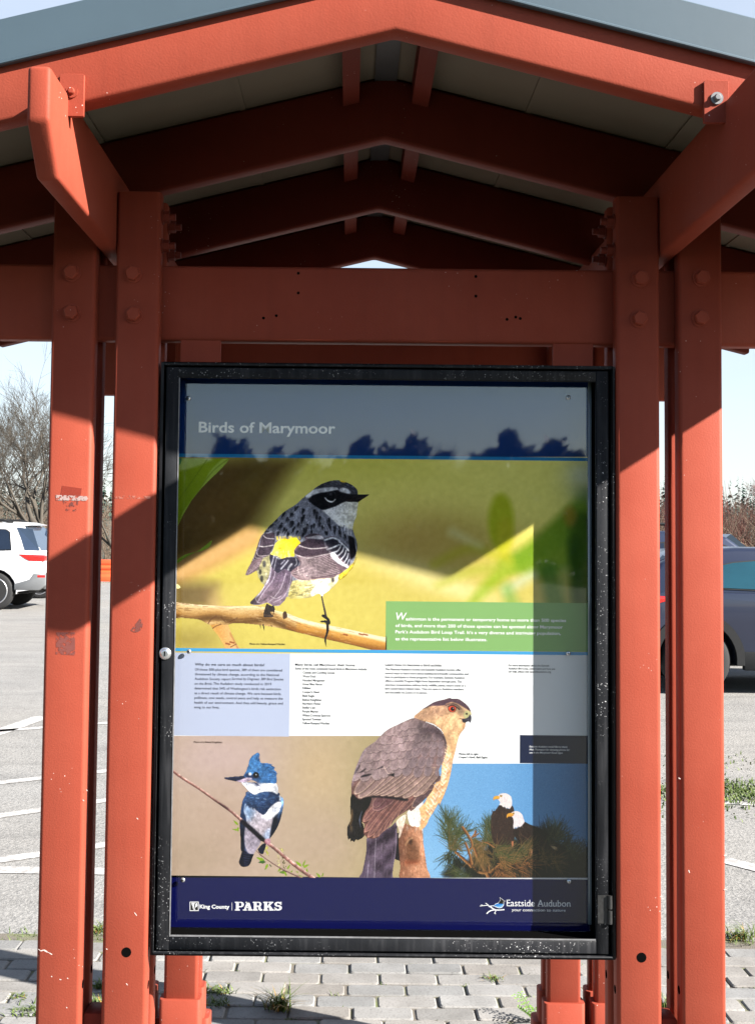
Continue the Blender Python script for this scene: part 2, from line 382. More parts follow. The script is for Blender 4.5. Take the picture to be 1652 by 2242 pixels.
# grass in some joints
m = MB(); pts = []
for _ in range(140):
    j = random.randint(20, 39); y = -1.91+j*.104+random.uniform(-.003, .003); x = random.uniform(-1.9, 2.2)
    for q in range(random.randint(2, 9)): pts.append((x+random.uniform(-.03, .03), y, -.006))
blades(m, pts, .006, .022, 1.5, .0016); o = m.build('joint_grass', M['grass']); o['kind'] = 'stuff'; o['label'] = 'tiny grass blades growing in the paving joints'; o['category'] = 'grass'
# green patch on the gravel at the right and on the far lot
m = MB(); pts = []
for cx, cy, rx, ry, n in ((1640, 1728, .5, .16, 2600), (1720, 1750, .6, .18, 1500), (1600, 1668, .3, .25, 120), (228, 1274, 1.4, .25, 500)):
    c = G(cx, cy)
    for _ in range(n): pts.append((c[0]+random.gauss(0, rx), c[1]+random.gauss(0, ry), ZG))
blades(m, pts, .012, .04, 1.6, .005); o = m.build('weed_patch', M['grass']); o['kind'] = 'stuff'; o['label'] = 'green weedy patch on the gravel right of the kiosk'; o['category'] = 'weeds'
# weed with small leaflets at the foot of the right rear column
c = G(1172, 2238); th = thing('leafy_weed', 'small bright green weed with paired leaflets by the right rear column', 'weed', (c[0], c[1], 0))
st, lf = MB(), MB()
for k in range(11):
    a = random.uniform(0, 6.283); ln = random.uniform(.05, .11); pts = [(c[0]+math.cos(a)*ln*q*.9, c[1]+math.sin(a)*ln*q*.7, ln*(1.1*q-.35*q*q)) for q in (0, .3, .6, 1)]
    st.tube(pts, [.0012, .001, .0008, .0006], 4)
    for q in np.linspace(.3, 1, 6):
        x = c[0]+math.cos(a)*ln*q*.9; y = c[1]+math.sin(a)*ln*q*.7; z = ln*(1.1*q-.35*q*q)
        for s in (-1, 1):
            ex, ey = -math.sin(a)*s, math.cos(a)*s; l = .014
            lf.add([(x, y, z), (x+ex*l*.5+math.cos(a)*.004, y+ey*l*.5+math.sin(a)*.004, z+.003), (x+ex*l, y+ey*l, z+.001), (x+ex*l*.5-math.cos(a)*.004, y+ey*l*.5-math.sin(a)*.004, z+.003)], [(0, 1, 2, 3)])
st.build('stem', M['grass'], th); lf.build('leaflets', leaf_mat('weed_leaf', (.06, .14, .02), (.14, .24, .04)), th)

# ------------------------------------------------------------------ kiosk
K = thing('kiosk_shelter', 'red steel kiosk shelter with a blue grey gable roof around the bird sign', 'kiosk', (0, 0, 0))
TB = .0445                                         # tube thickness; beams of the same thickness sit between front and rear tubes
POSTX = ((-.737, -.641), (-.5965, -.4995), (.5085, .6045), (.6465, .7425))
def hexbolt(c, ax=(0, -1, 0), r=.0165, parent=None, mat=None):
    m = MB(); a = Vector(ax)
    m.lathe([(r*1.25, 0), (r*1.25, .003)], c, ax, 20)
    m.lathe([(r, .003), (r, .012), (r*.86, .0145)], c, ax, 6, False)
    return m.build('hex_bolt', mat or M['red'], parent)
ZT = 2.352
PB = {}                                            # post -> bolts, from the photograph
bolts = (((158, 597), (158, 684)), ((292, 599), (294, 688)), ((1400, 609), (1398, 698)), ((1534, 608), (1532, 696)))
for row, y0, worn in ((0, 0., 'red'), (1, .905, 'red_worn')):
    for i, (xa, xb) in enumerate(POSTX):
        for k in (0, 1):
            ya = y0+k*2*TB; 
            m = MB().box(xa, xb, ya, ya+TB, -.02, ZT if i in (1, 2) else ZT-.02, .0095, 'z', 5)
            po = m.build('post', M[worn], K)
            if k == 0:
                for bx, by in bolts[i]:
                    if row == 0: q = P(bx, by, ya); hexbolt((q[0], ya, q[2]), parent=po)
                    else: q = P(bx, by, 0); hexbolt((q[0], ya, q[2]), parent=po, mat=M['red_worn'])
                if row == 0:
                    hx = (xa+xb)/2+.004
                    if i in (1, 2):
                        z = P(270, 2084)[2]
                        h = MB().lathe([(.0105, 0), (.0105, .0006)], (hx, ya+.0002, z), (0, -1, 0), 24); h.build('bolt_hole', M['hole'], po)
            # bolt hole in the side face, low down
            z = .62 if row == 0 else .6; s = 1 if xa < 0 else -1; xs = xb if xa < 0 else xa
            MB().lathe([(.009, 0), (.009, .0005)], (xs-s*.0002, ya+TB*.5, z), (s, 0, 0), 20).build('bolt_hole', M['hole'], po)
            # stepped base sleeve
            sl_ = MB().box(xa-.011, xb+.011, ya-.011 if k == 0 else ya-.004, ya+TB+(.004 if k == 0 else .011), -.02, .255, .012, 'z', 4)
            sl_.build('base_sleeve', M[worn], po)
            sl_ = MB().box(xa-.026, xb+.026, ya-.03 if k == 0 else ya-.003, ya+TB+(.003 if k == 0 else .03), -.02, .165, .014, 'z', 4)
            sl_.build('base_sleeve', M[worn], po)
# bolts on the inner faces, holding the outriggers
for s, xs in ((1, POSTX[1][1]), (-1, POSTX[2][0])):
    for y0 in (0., .905):
        for yy in (.022, .111):
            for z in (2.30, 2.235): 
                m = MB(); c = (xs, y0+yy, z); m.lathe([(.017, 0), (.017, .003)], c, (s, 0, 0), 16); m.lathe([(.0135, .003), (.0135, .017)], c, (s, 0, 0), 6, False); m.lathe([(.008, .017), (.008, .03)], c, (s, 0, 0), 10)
                m.build('hex_bolt', M['red_shade'], K)
# tie beams between the front and rear tubes
for y0, z0, z1 in ((TB+.0005, 2.026, 2.197), (.905+TB+.0005, 2.005, 2.172)):
    tb = MB().box(-.872, .872, y0, y0+TB-.001, z0, z1, .009, 'x', 4).build('tie_beam', M['red'], K)
    if y0 < .5:
        for px, py in ((653, 598), (653, 641), (1041, 605), (1041, 648), (577, 696), (605, 691), (1109, 699), (1128, 694), (1138, 697)):
            q = P(px, py, y0); MB().lathe([(.0033, 0), (.0033, .0004)], (q[0], y0, q[2]), (0, -1, 0), 12).build('screw_hole', M['hole'], tb)
    for xa, xb in ((-.4575, -.3675), (.377, .467)):          # welded tabs that carry the sign case
        if y0 < .5: MB().box(xa, xb, y0+.004, y0+.012, 1.965, z0+.006, .001, 'y', 1).build('hanger_tab', M['red'], tb)
# spacer plates between paired tubes near the bottom
for xa, xb in ((-.6405, -.597), (.605, .646)):
    for y0 in (0, .905): MB().box(xa, xb, y0+TB-.01, y0+2*TB+.01, .42, .553, .004, 'y', 2).build('spacer_plate', M['red_shade'], K)
# outriggers between the paired tubes, plumb-cut and undercut at both ends
RAFY = [-.455+.61*i for i in range(4)]
for xa, xb in ((-.6395, -.5985), (.6065, .6475)):
    zb, zt = 2.222, 2.402; e0, e1 = (-.592, 1.535) if xa < 0 else (-.672, 1.535); uc = .075 if xa < 0 else .05  # right beam drawn longer in front so its shadow crosses the left posts
    prof = [(e0, zt), (e0, 2.305), (e0+uc, zb), (e1-.075, zb), (e1, 2.305), (e1, zt)]
    ob = MB().prism(prof, xa, xb, 'yz').build('outrigger_beam', M['red'], K, bevel=.0085, seg=3)
    for y in (RAFY[0]-.002,):
        s = 1 if xa < 0 else -1; x0 = -.615 if xa < 0 else .5675
        br = MB().box(x0, x0+.045, y-.006, y+.004, 2.358, 2.437, .002, 'y', 1).build('bracket_plate', M['red_worn'], ob)
        bx = x0+.023; m = MB(); c = (bx, y-.006, 2.403)
        m.lathe([(.0115, 0), (.0115, .003)], c, (0, -1, 0), 18); m.lathe([(.0065, .003), (.0065, .008), (.0045, .010)], c, (0, -1, 0), 12)
        m.build('bolt', M['edge'] if xa > 0 else M['red_worn'], ob)
        MB().tube([(x0+(.003 if xa < 0 else .042), y-.003, 2.358), (x0+(.003 if xa < 0 else .042), y-.003, 2.25)], .003, 6).build('weld_bead', M['red_worn'], ob)
# roof: 3-in-12 gable; H(x) is the underside of the rafters
ZAP = P(866, 66, RAFY[0])[2]; XAP = 0.0; SL = .25; XE = 1.262
def H(x): return ZAP-SL*abs(x-XAP)
def gable(mb, y0, y1, lo, hi, xe=XE, seg=1):
    """solid chevron between heights H+lo and H+hi"""
    for s in (-1, 1):
        pts = [(0, ZAP+lo), (s*xe, H(xe)+lo), (s*xe, H(xe)+hi), (0, ZAP+hi)]
        mb.prism(pts if s < 0 else pts, y0, y1, 'xz')
    return mb
def chevron(mb, y0, y1, lo, hi, xe=XE):
    pts = [(-xe, H(xe)+lo), (0, ZAP+lo), (xe, H(xe)+lo), (xe, H(xe)+hi), (0, ZAP+hi), (-xe, H(xe)+hi)]
    return mb.prism(pts, y0, y1, 'xz')
for i, y in enumerate(RAFY):
    ra = chevron(MB(), y, y+.05, 0, .15).build('rafter', M['red'] if i in (0,) else M['red_shade'], K, bevel=.009, seg=3)  # rafters behind the front one take the shade-darkened red
dk = MB()
for s in (-1, 1):
    pts = [(s*.02, H(.02)+.152), (s*1.29, H(1.29)+.152), (s*1.29, H(1.29)+.170), (s*.02, H(.02)+.170)]
    dk.prism(pts, RAFY[0]+.004, RAFY[3]+.046, 'xz')
dkp = dk.build('roof_deck', M['deck'], K)
for s in (-1, 1):                                  # lapped seams of the ceiling sheets
    for d_ in (.33, .66, .99):
        MB().prism([(s*d_, H(d_)+.1485), (s*(d_+.012), H(d_+.012)+.1485), (s*(d_+.012), H(d_+.012)+.1525), (s*d_, H(d_)+.1525)], RAFY[0]+.05, RAFY[3], 'xz').build('panel_seam', M['deck'], dkp)
MB().prism([(-.026, ZAP+.138), (.026, ZAP+.138), (.026, ZAP+.168), (-.026, ZAP+.168)], RAFY[0]+.05, RAFY[3], 'xz').build('ridge_strip', M['ridge'], K)
for s in (-1, 1):
    for i in range(3):
        x0, x1 = s*.062, s*.100
        MB().prism([(x0, H(x0)+.10), (x1, H(x1)+.10), (x1, H(x1)+.152), (x0, H(x0)+.152)], RAFY[i]+.05, RAFY[i+1], 'xz').build('purlin', M['red_shade'], K)
    # eave trim along the low edges
    x0, x1 = s*1.262, s*1.302
    MB().prism([(x0, H(1.262)+.04), (x1, H(1.302)+.04), (x1, H(1.302)+.17), (x0, H(1.262)+.17)], RAFY[0]-.0, RAFY[3]+.06, 'xz').build('eave_trim', M['fascia'], K)
for y0, y1 in ((RAFY[0]-.0125, RAFY[0]-.0015), (RAFY[3]+.062, RAFY[3]+.08)):
    fa = chevron(MB(), y0, y1, .103, .190, 1.31).build('fascia', M['fascia'], K, bevel=.002, seg=1)
    chevron(MB(), y0-.003, y0+.004, .103, .110, 1.31).build('drip_lip', M['fascia'], fa, bevel=.002, seg=1)
rf = MB()
for s in (-1, 1):
    rf.prism([(0, ZAP+.172), (s*1.31, H(1.31)+.172), (s*1.31, H(1.31)+.186), (0, ZAP+.186)], RAFY[0]-.001, RAFY[3]+.061, 'xz')
rf.build('roof_sheet', M['fascia'], K)

# sticker residue and tape on the left posts
def residue_mat(name, col, thr, scale, soft=.06):
    t = NT(name); v = t.coord(); c = np.array(col); t.base(t.mix(t.noise(v, 30, 3), c*.85, c*1.15)); t.set(Roughness=.55)
    t.l(t.ramp(t.noise(v, scale, 5, .65), [(thr, 0), (thr+soft, .9)]), t.b.inputs['Alpha']); return t.m
po = [o for o in K.children if o.name.startswith('post')]
def patch(name, quad, mat, parent, lift=.0004):
    m = MB(); q = [P(x, y, 0) for x, y in quad]
    m.add([(p[0], -lift, p[2]) for p in q]+[(p[0], .001, p[2]) for p in q], [tuple(range(len(q)))[::-1]]+[(i, (i+1) % len(q), len(q)+(i+1) % len(q), len(q)+i) for i in range(len(q))])
    m.build(name, mat, parent)
patch('sticker_residue', ((137, 1063), (180, 1069), (177, 1086), (133, 1085)), residue_mat('dark_red_residue', (.20, .022, .009), .33, 130), po[0])
patch('tape_strip', ((123, 1083), (191, 1086), (193, 1092), (189, 1096), (124, 1095)), residue_mat('silvery_tape', (.34, .25, .235), .42, 170), po[0], .0008)
patch('sticker_residue', ((138, 1096), (172, 1096), (170, 1118), (146, 1120)), residue_mat('brown_residue', (.12, .034, .028), .50, 90), po[0])
patch('sticker_residue', ((124, 1384), (165, 1384), (165, 1434), (123, 1432)), residue_mat('brown_patch_residue', (.15, .042, .034), .42, 80), po[0])
ang = [(297+16*math.cos(a), 1367+17*math.sin(a)) for a in np.linspace(-.9, 2.3, 12)]
patch('sticker_residue', ang, residue_mat('round_residue', (.13, .038, .030), .42, 110), po[2])
patch('tape_strip', ((252, 1084), (330, 1086), (330, 1092), (252, 1091)), residue_mat('faint_tape', (.36, .12, .085), .46, 60), po[2])

# scratches and knocks that show pale primer
M['primer'] = plain('pale_primer', (.50, .40, .36), .8, 0, .2, 200)
def scratch(pts, wd, parent):
    m = MB(); q = [P(x, y, 0) for x, y in pts]
    for i in range(len(q)-1):
        a, b = q[i], q[i+1]; d = np.array((b[0]-a[0], b[2]-a[2])); d = d/max(np.hypot(*d), 1e-6); n = np.array((-d[1], d[0]))*wd/2*(.6+.4*((i*7) % 3))
        m.add([(a[0]-n[0], -.0003, a[2]-n[1]), (b[0]-n[0], -.0003, b[2]-n[1]), (b[0]+n[0], -.0003, b[2]+n[1]), (a[0]+n[0], -.0003, a[2]+n[1])], [(0, 1, 2, 3)])
    m.build('paint_scratch', M['primer'], parent)
scratch(((85, 2077), (90, 2081), (97, 2079), (104, 2083), (110, 2086), (115, 2089)), .0022, po[0])
for a, b, k in (((131, 2143), (135, 2144), 0), ((113, 2136), (115, 2138), 0), ((148, 2140), (150, 2142), 0), ((146, 2204), (148, 2206), 0), ((277, 2152), (280, 2156), 2), ((233, 2076), (236, 2078), 2), ((295, 1997), (300, 2004), 2), ((1506, 1904), (1508, 1910), 6), ((1583, 1872), (1589, 1871), 6), ((1583, 1947), (1590, 1946), 6), ((1484, 1702), (1488, 1705), 6), ((182, 1750), (185, 1753), 0), ((190, 1728), (192, 1731), 0), ((300, 1790), (303, 1793), 2)):
    scratch((a, b), .003, po[k])
# ------------------------------------------------------------------ sign case
CX0, CX1, CZ0, CZ1 = -.494, .5065, .688, 1.972
D = thing('display_case', 'black metal display case with scuffed frame and clear cover between the posts', 'display case', (0, 0, CZ0))
m = MB(); yb, yf = .115, .006
m.box(CX0, CX0+.006, yf, yb, CZ0, CZ1).box(CX1-.006, CX1, yf, yb, CZ0, CZ1).box(CX0+.006, CX1-.006, yf, yb, CZ0, CZ0+.006).box(CX0+.006, CX1-.006, yf, yb, CZ1-.006, CZ1)
m.box(CX0+.006, CX1-.006, yb-.006, yb-.0005, CZ0+.006, CZ1-.006)
cb = m.build('case_box', M['black'], D, bevel=.001, seg=1)
IX0, IX1, IZ0, IZ1 = -.4545, .4655, .7265, 1.9385      # opening of the door frame
fx0, fx1, fz0, fz1 = CX0+.011, CX1-.013, CZ0+.010, CZ1-.010; f0, f1 = .0105, .024
fr = MB()
fr.box(fx0, IX0, f0, f1, fz0, fz1, .0025, 'z', 2).box(IX1, fx1, f0, f1, fz0, fz1, .0025, 'z', 2)
fr.box(IX0, IX1, f0, f1, fz0, IZ0, .0025, 'x', 2).box(IX0, IX1, f0, f1, IZ1, fz1, .0025, 'x', 2)
df = fr.build('door_frame', M['black'], D)
ed = MB()                                              # inner lip, blackened in colour so the sunlit ledge stays dark
ed.box(IX0-.0145, IX0-.011, f1+.0005, .115, IZ0-.006, IZ1+.015).box(IX1+.0005, IX1+.004, f1+.0005, .115, IZ0-.006, IZ1+.015)
ed.box(IX0-.011, IX1+.0005, f1+.0005, .115, IZ0-.0035, IZ0).box(IX0-.011, IX1+.0005, f1+.0005, .115, IZ1+.0115, IZ1+.015)
ed.build('inner_lip', M['hole'], df)
ed = MB(); ed.box(IX0+.0002, IX0+.0024, f0-.0008, f0+.0018, IZ0, IZ1).box(IX0+.0024, IX1-.001, f0-.0008, f0+.0018, IZ0+.0002, IZ0+.0030)
ed.build('edge_highlight', M['edge'], df)  # pale strip painted in for the sunlit edge of the opening
for xx in (IX0-.0, ):
    pass
MB().box(IX0-.0108, IX1-.0001, .0645, .0675, IZ0+.0002, IZ1+.0113).build('clear_cover', M['pane'], D)
MB().box(IX1-.0085, IX1-.0003, .0545, .0643, IZ0+.02, IZ1+.004, .0015, 'z', 2).build('cover_edge', plain('polished_acrylic_edge', (.13, .16, .18), .12, 0, .4, 9, spec=.8), D)
q = P(362, 1430, f0); m = MB(); c = (q[0], f0, q[2])
m.lathe([(.0135, 0), (.0135, .002), (.0115, .004), (.0105, .0035), (.0100, .006), (.006, .0065)], c, (0, -1, 0), 32)
lk_ = m.build('lock', M['galv'], D)
MB().box(q[0]-.0012, q[0]+.0012, f0-.0072, f0-.006, q[2]-.005, q[2]+.005).build('keyhole', M['hole'], lk_)
for zz in (P(1338, 1990, f0)[2],):
    m = MB(); x = CX1-.012; m.tube([(x, f0-.003, zz-.03), (x, f0-.003, zz-.002)], .0052, 10); m.tube([(x, f0-.003, zz+.002), (x, f0-.003, zz+.03)], .0052, 10)
    m.box(x-.026, x-.005, f0-.002, f0+.001, zz-.03, zz+.03)
    m.build('hinge', plain('chipped_hinge', (.02, .02, .02), .45, .2, .9, 160), D)

# ------------------------------------------------------------------ printing: a small painter working in photograph pixels
YP = .072
def cat(pts, closed=True, n=5):
    p = np.array(pts, float); m = len(p); out = []
    rng = range(m) if closed else range(m-1)
    for i in rng:
        a, b, c, d = (p[(i-1) % m], p[i], p[(i+1) % m], p[(i+2) % m]) if closed else (p[max(i-1, 0)], p[i], p[i+1], p[min(i+2, m-1)])
        for k in range(n):
            t_ = k/n; out.append(.5*((2*b)+(-a+c)*t_+(2*a-5*b+4*c-d)*t_*t_+(-a+3*b-3*c+d)*t_**3))
    if not closed: out.append(p[-1])
    return np.array(out)
class Cv:
    def __init__(s, x0, y0, x1, y1, cell=1.0, T=(0, 0, 1), bg=None):
        s.x0, s.y0, s.c = x0, y0, cell; s.w = int(round((x1-x0)/cell))+1; s.h = int(round((y1-y0)/cell))+1
        s.rgb = np.zeros((s.h, s.w, 3)); s.a = np.zeros((s.h, s.w)); s.T = T; s.clip = None
        if bg is not None: s.rgb[:] = bg; s.a[:] = 1
        s.X, s.Y = np.meshgrid(x0+np.arange(s.w)*cell, y0+np.arange(s.h)*cell)
    def tp(s, pts):
        p = np.array(pts, float).reshape(-1, 2); return p/s.T[2]+np.array(s.T[:2])
    def win(s, p, pad):
        i0 = max(int((p[:, 0].min()-pad-s.x0)/s.c), 0); i1 = min(int((p[:, 0].max()+pad-s.x0)/s.c)+2, s.w)
        j0 = max(int((p[:, 1].min()-pad-s.y0)/s.c), 0); j1 = min(int((p[:, 1].max()+pad-s.y0)/s.c)+2, s.h)
        return (slice(j0, j1), slice(i0, i1)) if i1 > i0 and j1 > j0 else None
    def cov(s, p, soft, sl):
        X, Y = s.X[sl], s.Y[sl]; ins = np.zeros(X.shape, bool); d2 = np.full(X.shape, 1e9)
        q = np.roll(p, -1, 0)
        for (ax, ay), (bx, by) in zip(p, q):
            if ay != by: ins ^= ((ay > Y) != (by > Y)) & (X < (bx-ax)*(Y-ay)/(by-ay)+ax)
            ex, ey = bx-ax, by-ay; L2 = ex*ex+ey*ey+1e-12
            t_ = np.clip(((X-ax)*ex+(Y-ay)*ey)/L2, 0, 1); d2 = np.minimum(d2, (X-ax-t_*ex)**2+(Y-ay-t_*ey)**2)
        d = np.sqrt(d2); return np.clip(.5+np.where(ins, d, -d)/max(soft, 1e-3), 0, 1)
    def put(s, sl, k, col, grow):
        if s.clip is not None: k = k*s.clip[sl]
        if not grow: k = k*(s.a[sl] > .02)
        col = np.asarray(col, float); s.rgb[sl] = s.rgb[sl]*(1-k[..., None])+col*k[..., None]
        if grow: s.a[sl] = np.maximum(s.a[sl], k)
    def poly(s, pts, col, soft=1., smooth=True, al=1., grow=True, grad=None):
        """grad=(p0,p1,col2): colour runs from col at p0 to col2 at p1"""
        p = s.tp(pts); p = cat(p) if smooth and len(p) > 3 else p
        sl = s.win(p, soft)
        if sl is None: return
        k = s.cov(p, soft, sl)*al
        if grad is not None:
            a, b = s.tp(grad[0])[0], s.tp(grad[1])[0]; d = b-a
            t_ = np.clip(((s.X[sl]-a[0])*d[0]+(s.Y[sl]-a[1])*d[1])/(d@d), 0, 1)[..., None]
            col = np.array(col, float)*(1-t_)+np.array(grad[2], float)*t_
        s.put(sl, k, col, grow)
    def line(s, pts, wd, col, soft=1., al=1., grow=True, smooth=True, prof=None):
        """stroke; wd in transform units, one value or (start, end) or list; prof=(col_upper, col_mid, col_lower) shades across"""
        p = s.tp(pts); W = np.atleast_1d(np.array(wd, float))/s.T[2]
        if smooth and len(p) > 2: p = cat(p, False, 5)
        W = np.interp(np.linspace(0, 1, len(p)), np.linspace(0, 1, len(W)), W) if len(W) > 1 else np.full(len(p), W[0])
        sl = s.win(p, W.max()/2+soft)
        if sl is None: return
        X, Y = s.X[sl], s.Y[sl]; best = np.full(X.shape, 1e9); off = np.zeros(X.shape)
        for i in range(len(p)-1):
            (ax, ay), (bx, by) = p[i], p[i+1]; ex, ey = bx-ax, by-ay; L2 = ex*ex+ey*ey+1e-12
            t_ = np.clip(((X-ax)*ex+(Y-ay)*ey)/L2, 0, 1); d = np.hypot(X-ax-t_*ex, Y-ay-t_*ey); hw = (W[i]*(1-t_)+W[i+1]*t_)/2
            sd = d-hw; m = sd < best; best[m] = sd[m]
            if prof is not None:
                cr_ = ((X-ax)*ey-(Y-ay)*ex)/math.sqrt(L2); o_ = -cr_/np.maximum(hw, .3); off[m] = o_[m]
        k = np.clip(.5-best/max(soft, 1e-3), 0, 1)*al
        if prof is not None:
            o_ = np.clip(off, -1, 1)[..., None]; a, b, c = [np.array(q, float) for q in prof]
            col = np.where(o_ < 0, b+(a-b)*(-o_), b+(c-b)*o_)
        s.put(sl, k, col, grow)
    def dot(s, c, r, col, soft=1., al=1., grow=True, ry=None, ang=0.):
        a = np.linspace(0, 2*math.pi, 21)[:-1]; ry = r if ry is None else ry; ca, sa = math.cos(ang), math.sin(ang)
        x, y = r*np.cos(a), ry*np.sin(a)
        s.poly(np.stack([c[0]+x*ca-y*sa, c[1]+x*sa+y*ca], 1), col, soft, False, al, grow)
    def mask(s, pts, soft=1., smooth=True):
        p = s.tp(pts); p = cat(p) if smooth else p; s.clip = np.zeros((s.h, s.w)); sl = s.win(p, soft)
        if sl is not None: s.clip[sl] = s.cov(p, soft, sl)
    def unmask(s): s.clip = None
    def grain(s, amp, seed=0):
        r = np.random.default_rng(seed); g = r.normal(0, 1, (s.h, s.w))
        g = (g+np.roll(g, 1, 0)+np.roll(g, 1, 1))/1.7; s.rgb = np.clip(s.rgb+(g*amp)[..., None], 0, 255)
    def mottle(s, amp, size, seed=0):
        r = np.random.default_rng(seed); gh, gw = int(s.h/size)+3, int(s.w/size)+3; g = r.normal(0, 1, (gh, gw))
        y = np.arange(s.h)/size; x = np.arange(s.w)/size; j, i = y.astype(int), x.astype(int); fy, fx = (y-j)[:, None], (x-i)[None]
        fy, fx = fy*fy*(3-2*fy), fx*fx*(3-2*fx); a, b, c_, d = g[j][:, i], g[j][:, i+1], g[j+1][:, i], g[j+1][:, i+1]
        s.rgb = np.clip(s.rgb*(1+amp*((a*(1-fx)+b*fx)*(1-fy)+(c_*(1-fx)+d*fx)*fy)[..., None]), 0, 255)
    def hatch(s, n, fn, seed=1):
        r = random.Random(seed)
        for _ in range(n): fn(r)
    def mesh(s, name, lift, parent, label=None, th=.45, step=1, boost=1., contrast=1.):
        if contrast != 1.: s.rgb = np.clip((s.rgb-124)*contrast+124, 0, 255)
        a = s.a[::step, ::step]; rgb = s.rgb[::step, ::step]; h, w_ = a.shape
        ok = a > th; F = ok[:-1, :-1] & ok[1:, :-1] & ok[:-1, 1:] & ok[1:, 1:]
        jj, ii = np.nonzero(F); idx = np.full((h, w_), -1); use = np.zeros((h, w_), bool)
        for dj in (0, 1):
            for di in (0, 1): use[jj+dj, ii+di] = True
        vj, vi = np.nonzero(use); idx[vj, vi] = np.arange(len(vj))
        px = s.x0+vi*s.c*step; py = s.y0+vj*s.c*step
        d = _fw[None]*FPX+_ir[None]*(px-PX0)[:, None]-_iu[None]*(py-PY0)[:, None]
        w3 = CAM[None]+d*((YP-CAM[1])/d[:, 1])[:, None]
        w3[:, 0] = np.clip(w3[:, 0], PXL, PXR); w3[:, 1] = YP-lift
        o0 = Vector((0, 0, 0)); p = parent
        while p is not None: o0 = o0+Vector(p.location); p = p.parent
        w3 = w3-np.array(o0)
        me = bpy.data.meshes.new(name); me.vertices.add(len(w3)); me.vertices.foreach_set('co', w3.ravel())
        q = np.stack([idx[jj, ii], idx[jj+1, ii], idx[jj+1, ii+1], idx[jj, ii+1]], 1).astype(np.int32); n = len(q)
        me.loops.add(n*4); me.loops.foreach_set('vertex_index', q.ravel()); me.polygons.add(n)
        me.polygons.foreach_set('loop_start', np.arange(n, dtype=np.int32)*4); me.update(calc_edges=True)
        at = me.color_attributes.new('ink', 'FLOAT_COLOR', 'POINT')
        c4 = np.ones((len(vj), 4)); c4[:, :3] = np.minimum(paper(np.clip(rgb[vj, vi], 0, 255))*boost, .93)
        at.data.foreach_set('color', c4.astype(np.float32).ravel())
        return link(name, me, M['ink'], parent, False, label)

PXL, PXR = IX0-.0106, P(1289.5, 1400, YP)[0]
PZ0, PZ1 = P(840, 2041, YP)[2], IZ1+.011
B = thing('bird_poster', 'printed poster of birds screwed inside the black display case', 'poster', (0, YP, PZ0))
MB().box(PXL, PXR+.0005, YP+.0003, YP+.004, PZ0, PZ1).build('backing_board', ink((235, 236, 240)), B)
def panel(name, x0, y0, x1, y1, col, lift, label=None, parent=None):
    a, b = P(x0, (y0+y1)/2, YP), P(x1, (y0+y1)/2, YP); zt, zb = P((x0+x1)/2, y0, YP)[2], P((x0+x1)/2, y1, YP)[2]
    xa, xb = max(a[0], PXL), min(b[0], PXR); zt = min(zt, PZ1); zb = max(zb, PZ0)
    return MB().box(xa, xb, YP-lift, YP+.0003-lift*.5, zb, zt).build(name, ink(col), parent or B, label)
panel('header_band', 340, 800, 1320, 999.5, (20, 62, 134), .00002)
panel('blue_rule', 340, 997, 1320, 1004.5, (40, 150, 215), .00006)
panel('text_panel', 340, 1427, 1320, 1673, (247, 249, 250), .00002)
panel('text_panel', 340, 1429, 634, 1610.5, (196, 207, 234), .00006, 'lavender text panel at the left')
panel('footer_band', 340, 1920.5, 1320, 2100, (13, 18, 82), .00004)

# ---- warbler photograph: soft background
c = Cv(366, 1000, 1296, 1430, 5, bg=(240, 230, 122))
X, Y = c.X, c.Y
def blob(cx, cy, rx, ry, col, k=1., ang=0.):
    ca, sa = math.cos(ang), math.sin(ang); u = ((X-cx)*ca+(Y-cy)*sa)/rx; v_ = (-(X-cx)*sa+(Y-cy)*ca)/ry
    g = (np.exp(-(u*u+v_*v_))*k)[..., None]; c.rgb = c.rgb*(1-g)+np.array(col, float)*g
g = np.clip((Y-1105)/170, 0, 1)[..., None]; c.rgb = c.rgb*(1-g)+np.array((196, 181, 88.))*g  # print paler above and deeper below, to offset the roof shadow
blob(760, 1010, 260, 60, (226, 220, 98)); blob(1150, 1060, 220, 90, (228, 222, 116), .8); blob(920, 1190, 130, 70, (196, 164, 88), .85); blob(1000, 1190, 110, 60, (190, 168, 84), .6)
blob(900, 1250, 130, 28, (218, 204, 134), .8, .25); blob(985, 1285, 120, 22, (218, 206, 138), .9, .3)
blob(640, 1330, 150, 80, (206, 190, 92), .8)
c.poly(((366, 1000), (655, 1000), (600, 1080), (548, 1168), (470, 1215), (366, 1262)), (98, 76, 36), 55, False)
blob(470, 1110, 70, 60, (112, 84, 42), .5); blob(560, 1030, 40, 40, (88, 70, 28), .5); blob(400, 1050, 40, 80, (128, 100, 66), .5)
c.line(((376, 1262), (460, 1222), (545, 1178)), 50, (206, 160, 98), 30, .95); c.line(((386, 1258), (470, 1212), (560, 1165)), 20, (214, 174, 116), 18, .6)
c.poly(((376, 1275), (440, 1275), (475, 1280), (462, 1330), (376, 1335)), (112, 92, 54), 34, False, .95)
blob(470, 1330, 22, 40, (200, 160, 120), .5); blob(420, 1400, 70, 30, (150, 132, 62), .75); blob(560, 1060, 60, 30, (150, 132, 60), .3, -.9)
